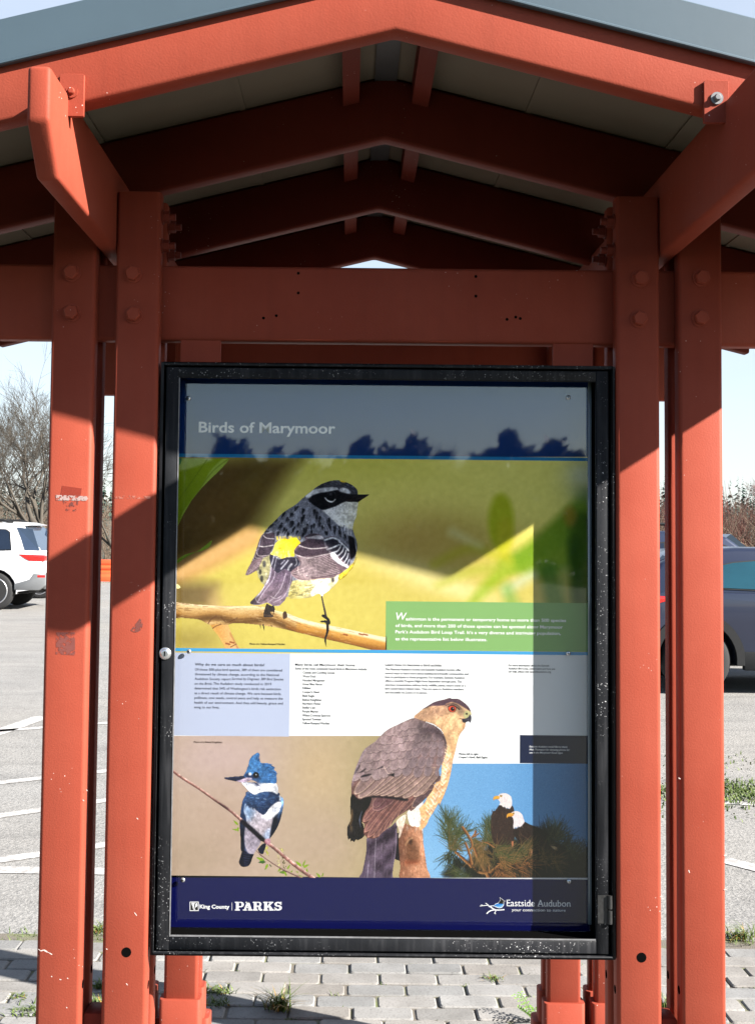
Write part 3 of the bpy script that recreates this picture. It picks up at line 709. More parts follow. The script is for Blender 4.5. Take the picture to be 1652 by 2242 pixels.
# blurred willow leaves at the right
for pts, wd, col, al in ((((1110, 1235), (1180, 1200), (1290, 1110)), (30, 70), (112, 152, 32), .9), (((1290, 1180), (1200, 1230), (1120, 1240)), (90, 24), (124, 160, 40), .85),
        (((1110, 1240), (1060, 1290), (1030, 1322)), (34, 14), (150, 176, 44), .85), (((1110, 1225), (1030, 1200), (950, 1235)), (22, 12), (186, 184, 48), .75),
        (((1110, 1240), (1030, 1250), (958, 1282)), (24, 12), (168, 178, 62), .6), (((1275, 1150), (1280, 1320)), (60, 60), (62, 96, 24), .75), (((1200, 1250), (1215, 1320)), (40, 40), (70, 120, 44), .7),
        (((1255, 1190), (1262, 1310)), (26, 20), (46, 84, 18), .7), (((1238, 1245), (1230, 1285)), (14, 12), (150, 170, 90), .7), (((990, 1165), (1050, 1195)), (16, 10), (222, 220, 160), .7), (((1110, 1290), (1165, 1258)), (22, 20), (200, 208, 176), .75),
        (((1110, 1290), (1120, 1320)), (24, 30), (110, 160, 60), .6)):
    c.line(pts, wd, col, 22, al)
c.dot((1096, 1142), 28, (178, 190, 34), 16, .95, True, 62); c.dot((1104, 1175), 18, (196, 190, 44), 16, .7, True, 44); c.dot((1247, 1130), 14, (176, 140, 46), 14, .7, True, 22)
blob(1275, 1040, 40, 34, (222, 224, 190), .8); blob(1280, 1080, 30, 20, (150, 170, 120), .6)  # pale patch at top right is sky reflection painted into the print
c.grain(2.0, 3)
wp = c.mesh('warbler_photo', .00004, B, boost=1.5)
# leaves
c = Cv(368, 1000, 520, 1320, 1, (376.7, 978, 4.9893))
c.poly(((-20, 120), (300, 124), (470, 128), (560, 128), (635, 125), (600, 175), (555, 225), (480, 300), (420, 355), (335, 440), (215, 590), (140, 720), (60, 875), (-20, 1010)), (150, 178, 26), 1.2, False, 1, True, ((300, 200), (60, 800), (128, 158, 28)))
c.poly(((40, 120), (430, 126), (330, 190), (200, 235), (60, 270), (40, 270)), (196, 216, 130), 6, True, .8, False)  # pale top of the leaf: sky reflection put into its colour
c.poly(((635, 125), (560, 125), (420, 260), (340, 400), (200, 600), (120, 720), (60, 875), (150, 725), (335, 445), (480, 300)), (180, 206, 92), 3, True, .85, False)
for q in (((390, 130), (250, 330), (60, 600)), ((620, 130), (400, 320), (70, 830))): c.line(q, 9, (120, 142, 26), 2, .8, False)
for k in range(14): c.line(((320-k*18, 240+k*30), (210-k*22, 260+k*40), (90-k*6, 250+k*44)), 4, (134, 162, 30), 2, .5, False)
c.poly(((40, 115), (108, 122), (92, 185), (40, 230)), (74, 134, 88), 2, True, .9, False)  # bluish corner, also painted sky reflection
c.poly(((-10, 1310), (65, 1222), (150, 1170), (270, 1138), (350, 1082), (438, 1015), (415, 1085), (330, 1137), (260, 1152), (150, 1212), (40, 1290)), (134, 172, 50), 1, True, 1, True, ((60, 1250), (430, 1030), (150, 186, 60)))
c.line(((60, 1255), (200, 1170), (420, 1040)), 6, (96, 128, 36), 2, .7, False)
c.poly(((-20, 1490), (70, 1500), (92, 1545), (-20, 1545)), (238, 226, 160), 1)
c.grain(3, 4); c.mesh('leaf_print', .00010, B, boost=1.45)
# branch
c = Cv(366, 1305, 846, 1430, 1)
top = ((364, 1315), (386, 1317), (417, 1321), (473, 1325), (517, 1326), (557, 1325), (579, 1328), (600, 1334), (630, 1342), (659, 1353), (707, 1365), (765, 1377), (832, 1392), (850, 1396))
bot = ((850, 1428), (815, 1423), (765, 1411), (707, 1398), (657, 1386), (611, 1375), (573, 1369), (547, 1366), (515, 1364), (497, 1368), (478, 1366), (457, 1367), (437, 1357), (405, 1353), (364, 1350))
T2 = c.T; c.T = (376.7, 978, 4.9893)
c.poly(((405, 1900), (440, 1880), (560, 1880), (610, 1935), (650, 2030), (700, 2130), (745, 2225), (598, 2225), (560, 2160), (500, 2060), (440, 1985)), (216, 156, 76), 1, True, 1, True, ((430, 2080), (690, 2040), (236, 190, 130)))
c.line(((455, 1990), (520, 2080), (610, 2222)), 16, (236, 190, 110), 5, .7, False); c.line(((640, 2040), (720, 2200)), 14, (168, 112, 52), 5, .6, False)
c.T = T2; body = [*top, *bot]
c.poly(body, (222, 182, 120), 1)
c.mask(body); tl = cat(top, False, 6)
for dy, wd, col, al, sf in ((3, 7, (250, 228, 188), .9, 5), (8, 8, (240, 206, 152), .6, 6), (30, 9, (150, 104, 52), .8, 8), (38, 12, (112, 78, 40), .85, 8), (23, 8, (198, 148, 82), .5, 6)):
    c.line([(x, y+dy*(.85+.15*math.sin(x*.05))) for x, y in top], wd, col, sf, al, False)
c.poly(((650, 1360), (760, 1380), (850, 1400), (850, 1425), (760, 1406), (650, 1382)), (228, 160, 62), 6, False, .55, False)
c.line([(x, y+6) for x, y in top[8:]], 8, (252, 236, 205), 5, .8, False); c.line([(x, y+29) for x, y in top[8:]], 7, (176, 112, 46), 6, .7, False)
r_ = random.Random(5)
for _ in range(420):
    i = r_.uniform(0, len(tl)-12); i = int(i); x, y = tl[i]; dy = r_.uniform(0, 44); l = r_.uniform(4, 16); dx = l; sl_ = (tl[min(i+8, len(tl)-1)]-tl[i]); sl_ = sl_/max(np.hypot(*sl_), .1)
    q = r_.choice(((140, 98, 56), (250, 224, 180), (170, 122, 70), (120, 84, 50))); c.line(((x, y+dy), (x+sl_[0]*l, y+dy+sl_[1]*l+r_.uniform(-.6, .6))), r_.uniform(.6, 1.5), q, 1, r_.uniform(.15, .5), False)
c.unmask()
for q, wd in ((((452, 1372), (462, 1356), (474, 1348)), 2.4), (((455, 1385), (470, 1372), (484, 1366)), 2), (((484, 1350), (497, 1362), (520, 1352)), 1.6), (((505, 1416), (520, 1408)), 2)): c.line(q, wd, (112, 72, 44), 1.2, .8, False)
for x, y in ((790, 1388), (800, 1389), (756, 1389), (499, 1409), (508, 1406)): c.line(((x-4, y-1), (x+4, y+1)), 3.2, (150, 76, 44), 1.5, .8, False)
c.grain(4, 5); c.mesh('branch_print', .00012, B, contrast=1.1)

# ---- warbler
Wt = (515.4, 1030.9, 5.2085)
c = Cv(530, 1040, 815, 1430, 1, Wt)
sil = ((1395, 265), (1390, 215), (1350, 170), (1290, 135), (1220, 110), (1150, 102), (1070, 112), (990, 140), (920, 180), (860, 230), (800, 275), (740, 330), (690, 375), (620, 420), (550, 465), (490, 520), (420, 590), (360, 650), (310, 720), (280, 770), (250, 850), (225, 920), (205, 980), (180, 1040), (140, 1110), (115, 1190), (180, 1175), (240, 1135), (250, 1170), (270, 1230), (330, 1300), (600, 1440), (640, 1455), (740, 1455), (860, 1440), (950, 1400), (985, 1440), (1010, 1410), (1060, 1370), (1130, 1310), (1170, 1250), (1180, 1170), (1250, 1130), (1300, 1090), (1350, 1040), (1375, 960), (1390, 880), (1385, 800), (1360, 730), (1340, 660), (1350, 590), (1380, 520), (1390, 440), (1400, 360))
c.poly(sil, (126, 128, 140), 1.2)
# belly
c.poly(((600, 1440), (620, 1330), (640, 1260), (780, 1235), (950, 1215), (1100, 1205), (1180, 1170), (1165, 1260), (1100, 1330), (1000, 1405), (900, 1430), (740, 1457), (640, 1457)), (238, 228, 186), 2, True, 1, False, ((1000, 1250), (640, 1420), (176, 164, 96)))
c.poly(((250, 1140), (310, 1000), (400, 960), (420, 1090), (390, 1190), (330, 1310), (270, 1230)), (168, 162, 122), 2, True, 1, False)
for p_, r0, col in (((283, 1150), 16, (48, 46, 52)), ((300, 1225), 18, (60, 58, 60)), ((330, 1060), 20, (80, 78, 80)), ((350, 1180), 12, (214, 208, 180)), ((265, 1105), 12, (90, 88, 84))): c.dot(p_, r0, col, 3, .85, False, r0*2)
r_ = random.Random(11)
for _ in range(150):
    x, y = r_.uniform(610, 1150), r_.uniform(1240, 1450); d = r_.choice(((250, 244, 220), (150, 136, 84), (96, 90, 62), (228, 218, 170)))
    c.line(((x, y), (x-r_.uniform(10, 50), y+r_.uniform(4, 26))), r_.uniform(3, 9), d, 2, r_.uniform(.2, .6), False)
for q in (((900, 1320), (820, 1345)), ((880, 1350), (800, 1375)), ((860, 1300), (790, 1310)), ((940, 1380), (860, 1400)), ((700, 1390), (640, 1380)), ((760, 1410), (690, 1420))): c.line(q, (16, 6), (84, 80, 54), 4, .75, False)
c.dot((1110, 1240), 18, (60, 56, 60), 4, .9, False, 28)
for _ in range(26):
    x = r_.uniform(860, 1000); c.line(((x+60, 1300), (x, 1390), (x+r_.uniform(-16, 16), 1425)), (12, 3), (250, 244, 226), 2, .7)
# back streaks
back = ((690, 375), (800, 290), (870, 370), (1000, 445), (1110, 560), (1240, 640), (1330, 700), (1300, 880), (1210, 800), (1100, 745), (960, 725), (790, 745), (740, 815), (680, 755), (560, 765), (455, 800), (440, 705), (310, 720), (360, 650), (490, 520))
c.mask(back, 3); c.poly(back, (132, 134, 150), 2, True, .6, False)
for _ in range(520):
    x, y = r_.uniform(300, 1330), r_.uniform(290, 880); t_ = (x-300)/1000.; a = 2.35-1.15*t_+r_.gauss(0, .25); l = r_.uniform(14, 46)
    c.line(((x, y), (x+math.cos(a)*l, y+math.sin(a)*l)), (r_.uniform(4, 9), 2), r_.choice(((206, 208, 220), (176, 180, 196), (92, 92, 106), (62, 62, 74))), 2, r_.uniform(.35, .8), False)
for x, y, r0 in ((540, 500, 30), (640, 505, 26), (760, 455, 32), (690, 430, 26), (768, 560, 40), (640, 600, 34), (500, 632, 30), (560, 680, 28), (650, 672, 28), (785, 690, 34), (910, 490, 36), (940, 560, 38), (960, 608, 26), (880, 645, 30), (1060, 585, 32), (1080, 640, 28), (1040, 712, 30), (450, 560, 26), (400, 640, 30), (700, 712, 22), (480, 722, 26), (600, 725, 24), (770, 742, 24), (1000, 655, 24), (1130, 655, 24), (1205, 720, 30), (1140, 700, 24), (1180, 650, 20), (350, 690, 24), (1250, 760, 24), (860, 700, 20), (720, 620, 24), (590, 560, 22), (820, 620, 18)):
    a = 2.35-1.15*(x-300)/1000.; 
    for q in range(4):
        ox, oy = r_.uniform(-.6, .6)*r0, r_.uniform(-.6, .6)*r0; c.line(((x+ox-math.cos(a)*r0*.7, y+oy-math.sin(a)*r0*.7), (x+ox+math.cos(a)*r0*.8, y+oy+math.sin(a)*r0*.8)), (r0*.8, 4), (34, 33, 40), 2.5, .8, False)
for _ in range(200):
    x, y = r_.uniform(330, 1300), r_.uniform(380, 860); a = 2.35-1.15*(x-300)/1000.+r_.gauss(0, .35); l = r_.uniform(12, 34)
    c.line(((x, y), (x+math.cos(a)*l, y+math.sin(a)*l)), (4, 1.5), (216, 218, 228), 1.4, r_.uniform(.3, .75), False)
c.unmask()
# throat
thr = ((1200, 350), (1290, 345), (1400, 355), (1395, 440), (1380, 520), (1350, 590), (1340, 668), (1300, 672), (1240, 645), (1180, 620), (1110, 560), (1050, 500), (990, 445), (1080, 420), (1150, 395))
c.poly(thr, (236, 236, 240), 3, True, 1, False, ((1120, 440), (1390, 500), (206, 204, 186)))
c.mask(thr, 3)
for _ in range(130):
    x, y = r_.uniform(1000, 1400), r_.uniform(360, 670); c.line(((x, y), (x+r_.uniform(-8, 10), y+r_.uniform(14, 40))), (5, 1.5), r_.choice(((250, 250, 252), (196, 196, 196), (214, 212, 204), (180, 180, 186))), 1.6, r_.uniform(.25, .6), False)
c.unmask()
for k in range(16): c.line(((1235+k*7, 620+k*5), (1225+k*8, 660+k*6), (1230+k*9, 700+k*5)), (10, 3), r_.choice(((236, 238, 244), (90, 90, 104))), 2, .7, False)
# breast side, yellow flank
c.poly(((1290, 745), (1350, 765), (1388, 830), (1388, 900), (1362, 965), (1312, 1005), (1298, 880)), (26, 24, 29), 3, True, 1, False)
for k in range(12): c.line(((1350+k*2, 720+k*14), (1372+k, 760+k*16), (1388-k, 800+k*15)), (5, 2), (190, 192, 202), 1.5, .5, False)
c.poly(((1180, 1175), (1240, 1120), (1290, 1090), (1350, 1045), (1372, 990), (1385, 960), (1375, 1010), (1330, 1110), (1290, 1150), (1260, 1195), (1190, 1240)), (248, 214, 70), 7)
# head
c.poly(((1395, 265), (1390, 215), (1350, 170), (1290, 135), (1220, 110), (1150, 102), (1070, 112), (990, 140), (920, 180), (890, 215), (960, 212), (1060, 192), (1150, 190), (1200, 215), (1290, 232), (1310, 262)), (74, 74, 84), 2, True, 1, False)
for _ in range(130):
    t_ = r_.random(); x = 900+t_*480; y = r_.uniform(110, 250); a = .15+.55*(x-1000)/400
    c.line(((x, y), (x-math.cos(a)*20, y-math.sin(a)*20)), (5, 2), r_.choice(((30, 30, 36), (40, 40, 46), (158, 160, 172))), 1.6, .7, False)
c.poly(((1185, 104), (1230, 106), (1258, 126), (1215, 128)), (240, 204, 30), 2, True, .9, False)
c.poly(((800, 285), (870, 225), (940, 203), (1060, 185), (1150, 190), (1158, 215), (1060, 235), (960, 250), (880, 272), (840, 310)), (222, 224, 230), 3, True, .95, False)
c.poly(((1190, 205), (1230, 190), (1290, 212), (1305, 255), (1240, 246), (1205, 232)), (222, 224, 230), 3, True, .95, False)
c.poly(((828, 320), (870, 285), (950, 252), (1040, 240), (1150, 216), (1200, 240), (1300, 262), (1395, 265), (1402, 280), (1290, 335), (1220, 362), (1150, 397), (1080, 422), (1000, 442), (930, 412), (870, 372), (835, 345)), (24, 22, 27), 2.5, True, 1, False)
for _ in range(60):
    x, y = r_.uniform(850, 1150), r_.uniform(300, 430); c.line(((x, y), (x-26, y+r_.uniform(-2, 8))), (4, 1), (74, 70, 78), 1.5, .35, False)
for _ in range(90):
    x, y = r_.uniform(690, 880), r_.uniform(290, 420); a = 2.5; c.line(((x, y), (x+math.cos(a)*26, y+math.sin(a)*20)), (5, 2), r_.choice(((176, 178, 190), (100, 102, 114), (140, 142, 156))), 1.6, .5, False)
c.dot((1092, 283), 47, (16, 14, 17), 1.5); c.line(((1048, 262), (1062, 240), (1095, 232), (1130, 246), (1140, 280)), 6, (92, 90, 98), 2, .8, False); c.dot((1086, 262), 16, (108, 106, 116), 5, .8, False)
c.line(((1022, 306), (1048, 335), (1085, 350), (1115, 345), (1138, 322)), (10, 17, 8), (238, 238, 242), 1.2)
c.poly(((1240, 332), (1300, 305), (1400, 266), (1470, 262), (1518, 262), (1526, 272), (1480, 305), (1440, 330), (1405, 354), (1350, 352), (1290, 352)), (30, 25, 27), 1, True)
c.line(((1260, 335), (1400, 318), (1515, 268)), 5, (86, 72, 68), 2, .8, False); c.line(((1330, 298), (1410, 275), (1500, 266)), 6, (70, 60, 60), 3, .7, False)
# rump
ru = ((430, 905), (455, 830), (500, 790), (560, 768), (610, 776), (680, 757), (740, 815), (720, 850), (680, 890), (670, 970), (610, 968), (560, 985), (540, 1003), (480, 962), (400, 952))
c.poly(ru, (250, 214, 40), 2.5, True, 1, False, ((700, 780), (440, 950), (252, 226, 84)))
for _ in range(70):
    x = r_.uniform(410, 680); y = r_.uniform(900, 975)-(abs(x-560)*.05); c.line(((x, y), (x-4, y+r_.uniform(20, 45))), (7, 1.5), r_.choice(((252, 228, 90), (244, 206, 40), (250, 238, 150))), 1.6, .75, False)
for _ in range(40):
    x = r_.uniform(450, 740); c.line(((x, 770+r_.uniform(-6, 20)), (x-6, 745)), (6, 2), (250, 216, 50), 2, .6, False)
# undertail coverts
c.poly(((390, 960), (440, 965), (490, 1005), (560, 990), (640, 985), (730, 1000), (705, 1090), (630, 1150), (560, 1120), (480, 1162), (410, 1090)), (60, 57, 70), 2, True, 1, False)
for q, wd in ((((440, 970), (425, 1030), (398, 1095)), 10), (((470, 985), (455, 1050), (440, 1120)), 5), (((600, 1020), (560, 1070), (520, 1115)), 14), (((640, 1060), (610, 1100), (600, 1130)), 22), (((690, 1000), (700, 1050), (680, 1080)), 9), (((560, 1020), (520, 1060)), 8)): c.line(q, wd, (208, 208, 220), 2.5, .85, False)
# tail
tl_ = ((405, 1090), (480, 1162), (560, 1120), (638, 1165), (648, 1250), (630, 1300), (600, 1360), (585, 1430), (560, 1482), (500, 1535), (430, 1532), (368, 1500), (330, 1508), (262, 1527), (186, 1522), (168, 1492), (230, 1430), (290, 1365), (330, 1300), (375, 1210), (395, 1140))
c.poly(tl_, (104, 90, 106), 1.2, True, 1, True, ((420, 1150), (300, 1500), (128, 108, 120)))
c.mask(tl_)
c.poly(((168, 1492), (230, 1430), (270, 1500), (262, 1530), (180, 1530)), (66, 54, 64), 8, True, .9, False)
for q, wd, col in ((((405, 1100), (390, 1210), (330, 1320), (240, 1440)), 16, (214, 206, 220)), (((455, 1140), (430, 1240), (330, 1370), (250, 1500)), 7, (206, 194, 208)), (((520, 1150), (480, 1290), (390, 1410), (300, 1490)), 5, (74, 62, 76)),
       (((575, 1170), (520, 1330), (440, 1440), (370, 1500)), 8, (206, 192, 204)), (((600, 1190), (560, 1350), (470, 1450)), 6, (70, 58, 72)), (((638, 1180), (610, 1330), (540, 1440), (430, 1500)), 7, (200, 188, 200)), (((225, 1445), (250, 1490), (275, 1500)), 6, (206, 192, 200)), (((405, 1430), (460, 1452), (520, 1430)), 6, (214, 202, 208)), (((345, 1300), (300, 1390), (240, 1450)), 4, (72, 60, 74))):
    c.line(q, wd, col, 2.5, .85, False)
c.unmask(); c.line(((185, 1522), (262, 1528), (330, 1510), (368, 1502), (430, 1534), (500, 1536)), 6, (226, 216, 216), 2, .8)
# left wing
lw = ((305, 725), (370, 712), (442, 704), (450, 800), (420, 890), (395, 940), (365, 970), (300, 995), (240, 1020), (180, 1045), (205, 980), (228, 915), (250, 850), (275, 775))
c.poly(lw, (72, 62, 72), 1.5); c.mask(lw)
for q, wd, col in ((((320, 735), (360, 765), (440, 772)), 9, (208, 200, 206)), (((270, 855), (330, 862), (430, 845)), 10, (222, 214, 214)), (((236, 890), (262, 965), (380, 960)), 8, (214, 200, 200)), (((225, 930), (235, 990), (330, 985)), 8, (214, 200, 200)), (((212, 960), (215, 1010), (290, 1000)), 7, (210, 194, 194)), (((200, 990), (200, 1025), (260, 1012)), 6, (206, 190, 190)), (((300, 740), (270, 850), (250, 930)), 7, (170, 164, 176)), (((310, 780), (300, 840)), 6, (120, 108, 116))): c.line(q, wd, col, 2, .85, False)
c.unmask()
lp = ((310, 985), (240, 1010), (185, 1040), (140, 1110), (115, 1190), (180, 1172), (240, 1135), (270, 1090), (290, 1050)); c.poly(lp, (120, 100, 106), 1.2); c.mask(lp)
for k in range(8): c.line(((300-k*6, 1000+k*12), (220-k*7, 1060+k*13), (130+k*3, 1150+k*6)), 5, (206, 190, 192) if k % 2 else (72, 58, 64), 1.6, .7, False)
c.unmask()
# right wing
rw = ((785, 750), (860, 712), (960, 722), (1020, 762), (1110, 742), (1210, 800), (1285, 880), (1306, 1000), (1290, 1095), (1240, 1140), (1190, 1172), (1100, 1215), (950, 1228), (780, 1247), (690, 1222), (630, 1160), (690, 1100), (738, 1060), (705, 985), (668, 930), (680, 885), (735, 825), (800, 785))
c.poly(rw, (104, 88, 98), 1.3, True, 1, True, ((900, 800), (800, 1240), (134, 112, 116))); c.mask(rw)
c.poly(((740, 825), (850, 770), (1000, 772), (1035, 865), (870, 885), (735, 850)), (66, 56, 66), 3, True, 1, False); c.poly(((672, 920), (740, 868), (870, 892), (1040, 888), (1085, 935), (900, 960), (760, 972), (690, 945)), (74, 62, 71), 3, True, 1, False)
c.poly(((810, 760), (900, 735), (990, 742), (1000, 778), (900, 772)), (206, 200, 206), 3, True, .9, False); c.poly(((790, 752), (870, 715), (930, 722), (860, 745)), (74, 64, 72), 2, True, .9, False)
c.line(((730, 850), (860, 884), (1040, 872)), 9, (222, 214, 214), 2, .9, False); c.line(((690, 955), (820, 990), (960, 965), (1085, 935)), 8, (222, 212, 212), 2, .9, False)
for i in range(13):
    f = i/12.; a = (1085+f*105, 945+f*215); b = (900-f*10, 1010+f*196); e = (735-f*95+60*math.sin(f*3), 1000+f*170)
    c.line((a, ((a[0]+b[0])/2, (a[1]+b[1])/2+10), b, e), (5, 9), (64, 52, 60), 2, .75, False); c.line(((a[0], a[1]-8), ((a[0]+b[0])/2, (a[1]+b[1])/2+2), (b[0], b[1]-9), (e[0], e[1]-8)), (4, 6), (224, 206, 204), 1.6, .85, False)
for i in range(6): c.line(((690-i*6+30, 1085+i*22), (720+i*14, 1150+i*16), (860, 1200+i*7)), 5, (206, 188, 186), 2, .7, False)
c.poly(((1010, 775), (1080, 765), (1150, 765), (1210, 805), (1285, 885), (1305, 1000), (1285, 1065), (1180, 965), (1085, 905)), (56, 54, 66), 3, True, 1, False)
for q, wd in ((((1020, 785), (1110, 762), (1185, 790)), 20), (((1045, 893), (1110, 872), (1180, 840)), 17), (((1100, 932), (1170, 905), (1205, 835)), 15), (((1160, 972), (1215, 920), (1235, 868)), 13), (((1200, 1010), (1245, 955), (1262, 900)), 12), (((1240, 1042), (1272, 990), (1285, 940)), 11), (((1180, 800), (1240, 850), (1290, 905)), 20), (((1270, 1070), (1295, 1010)), 10)): c.line(q, wd, (226, 228, 238), 2, .95, False)
c.poly(((1080, 950), (1130, 930), (1180, 998), (1230, 1045), (1290, 1085), (1280, 1105), (1205, 1072), (1140, 1030)), (238, 240, 248), 2.5, True, 1, False)
c.line(((1010, 775), (1030, 850), (1075, 920)), 16, (150, 148, 158), 4, .7, False)
c.unmask(); c.line(((640, 1168), (690, 1225), (780, 1250), (950, 1230), (1100, 1217), (1190, 1174)), 5, (196, 178, 176), 2, .6, False)
# legs and feet
c.line(((985, 1436), (1008, 1545), (1035, 1665)), (20, 30), (58, 48, 46), 1.2); c.line(((992, 1440), (1016, 1550), (1040, 1655)), 7, (112, 98, 90), 2, .6, False)
for q, wd in ((((1000, 1650), (1055, 1690), (1070, 1735)), (40, 30)), (((970, 1715), (1040, 1722), (1052, 1800), (1040, 1860), (1022, 1925), (1035, 2000)), (16, 40, 36, 30, 26, 9)), (((1035, 1995), (1046, 2008)), (10, 4))): c.line(q, wd, (28, 22, 24), 1.2)
c.poly(((340, 1545), (360, 1508), (400, 1530), (446, 1545), (446, 1600), (400, 1612), (440, 1660), (350, 1672), (318, 1660), (322, 1605)), (44, 35, 34), 1.5); c.line(((440, 1550), (442, 1600), (430, 1640)), 12, (30, 24, 24), 1.5)
c.line(((330, 1640), (450, 1655), (560, 1650)), 10, (120, 90, 66), 3, .5, False)
c.poly(((545, 1610), (575, 1595), (595, 1640), (590, 1670), (550, 1690), (535, 1650)), (74, 52, 42), 2)
for q in (((285, 1755), (286, 1798)), ((318, 1750), (330, 1820)), ((408, 1758), (418, 1785))): c.line(q, (24, 8) if q[0][0] == 318 else (16, 6), (44, 36, 36), 1.2)
c.mottle(.07, 22, 1); c.mottle(.08, 7, 2); c.mottle(.07, 3, 3); c.grain(5, 6); c.mesh('warbler_print', .00016, B, boost=1.75, contrast=1.05)

# ---- green caption box
panel('caption_box', 844, 1318, 1320, 1424.5, (146, 198, 118), .00012)
panel('blue_rule', 340, 1422.5, 1320, 1429.5, (70, 172, 230), .00016, 'blue rule below the warbler photo')

# ---- kingfisher photograph
c = Cv(360, 1610.5, 911, 1921, 5, bg=(214, 190, 170)); X, Y = c.X, c.Y
g = np.clip((X-560)/280, 0, 1)[..., None]; c.rgb = c.rgb*(1-g)+np.array((204, 184, 138.))*g
blob(480, 1660, 120, 60, (222, 196, 192), .8); blob(500, 1800, 90, 100, (206, 178, 158), .6); blob(700, 1690, 70, 90, (222, 194, 152), .7); blob(420, 1880, 100, 60, (196, 172, 146), .6); blob(720, 1840, 90, 80, (206, 180, 160), .6); blob(830, 1720, 60, 140, (188, 172, 126), .8)
c.grain(2, 8); c.mesh('kingfisher_photo', .00004, B, boost=.88)
Kt = (475.8, 1638.8, 6.9446)
c = Cv(360, 1640, 720, 1921, 1, Kt)
def bleaf(x, y, l, a, w_=.34, col=(150, 186, 46)):
    ca, sa = math.cos(a), math.sin(a); q = [(0, 0), (.3*l, -w_*l*.6), (.65*l, -w_*l*.45), (l, 0), (.65*l, w_*l*.45), (.3*l, w_*l*.6)]
    pp = [(x+u*ca-v_*sa, y+u*sa+v_*ca) for u, v_ in q]; c.poly(pp, col, 1.1); c.line((pp[0], ((pp[0][0]+pp[3][0])/2, (pp[0][1]+pp[3][1])/2), pp[3]), 5, tuple(np.array(col)*.72), 1.5, .7, False)
lv = [(330, 1050, 80, -2.2), (320, 1160, 110, -2.35), (320, 1180, 90, 1.7), (340, 1240, 130, 3.3, .2), (720, 1700, 140, 3.5), (740, 1720, 130, 3.1, .3, (70, 110, 52)), (770, 1745, 110, 2.0), (700, 1640, 80, -2.6, .3, (206, 206, 150)), (790, 1750, 70, .9, .3, (70, 100, 54)), (980, 1800, 100, 2.3), (1050, 1880, 120, 3.2, .35, (110, 150, 44)), (1060, 1830, 90, -1.0), (1100, 1900, 80, -.9), (1280, 1790, 130, -2.4), (1290, 1790, 130, -1.1, .2), (1300, 1800, 110, -.4), (1350, 1900, 90, -1.4, .4), (1320, 1850, 70, 2.5), (1570, 1960, 110, -2.3, .3), (1590, 1950, 80, -1.3, .3), (1300, 1960, 90, -2.6), (1050, 1940, 90, -1.9), (1240, 1880, 60, -2.8)]
for q in lv: bleaf(*q)
for x, y, h_, col in ((750, 1545, 150, (206, 208, 60)), (935, 1700, 190, (226, 214, 150)), (1010, 1730, 200, (96, 92, 40)), (985, 1570, 120, (214, 208, 110))):
    for k in range(60): a = r_.uniform(-.5, .5)*h_; c.dot((x+r_.gauss(0, 17)+a*.12, y+a), r_.uniform(5, 10), np.clip(np.array(col)+r_.uniform(-40, 40), 0, 255), 1.5, .9)
c.line(((590, 1545), (660, 1610), (760, 1685), (880, 1765), (1000, 1835), (1150, 1905), (1290, 1965)), (22, 26, 34), (134, 98, 92), 1.2, prof=((206, 178, 172), (140, 102, 96), (84, 54, 58)))
c.mesh('twig_print', .00008, B)
c = Cv(360, 1640, 720, 1921, 1, Kt)
# body
c.poly(((475, 640), (425, 705), (385, 780), (362, 880), (347, 1000), (335, 1130), (345, 1250), (352, 1400), (358, 1565), (372, 1560), (332, 1690), (330, 1740), (360, 1785), (410, 1800), (470, 1785), (510, 1740), (545, 1640), (590, 1545), (640, 1475), (690, 1380), (790, 1375), (805, 1365), (880, 1260), (945, 1130), (988, 980), (1012, 820), (998, 745), (955, 712), (905, 655)), (44, 58, 92), 1.2)
c.poly(((400, 880), (430, 830), (480, 880), (560, 900), (640, 970), (720, 1000), (800, 900), (900, 815), (962, 808), (978, 850), (942, 960), (862, 1040), (838, 1130), (812, 1250), (790, 1380), (700, 1400), (640, 1480), (560, 1610), (470, 1580), (420, 1450), (418, 1250), (440, 1080), (402, 960)), (206, 206, 222), 2, True, 1, False, ((430, 900), (600, 1200), (196, 186, 196)))
c.poly(((400, 880), (430, 830), (520, 890), (560, 960), (480, 1080), (410, 960)), (142, 180, 226), 14, True, .75, False)
c.poly(((720, 1000), (800, 900), (900, 815), (962, 808), (975, 850), (930, 970), (860, 1040), (760, 1060), (680, 1040)), (248, 250, 255), 5, True, .95, False)
for x, y in ((760, 1010), (800, 980), (850, 940), (900, 900), (840, 1000), (900, 950), (720, 1040), (780, 1060)): c.dot((x, y), 26, (214, 224, 246), 8, .6, False, 14)
c.poly(((420, 1260), (440, 1180), (560, 1280), (690, 1385), (650, 1470), (560, 1600), (470, 1575), (425, 1450)), (170, 160, 178), 12, True, .75, False)
c.poly(((700, 1340), (740, 1250), (810, 1220), (790, 1370), (740, 1400)), (176, 196, 230), 8, True, .8, False)
c.poly(((360, 1560), (410, 1545), (470, 1590), (565, 1612), (530, 1700), (480, 1780), (410, 1802), (350, 1780), (327, 1720)), (17, 19, 42), 2, True, 1, False)
for k in range(6): c.line(((400+k*2, 1580+k*36), (440, 1592+k*36), (500-k*6, 1600+k*34)), 7, (96, 108, 150), 2, .6, False)
c.poly(((640, 1490), (690, 1440), (745, 1445), (715, 1560), (692, 1605), (640, 1585), (612, 1530)), (28, 30, 50), 1.5)
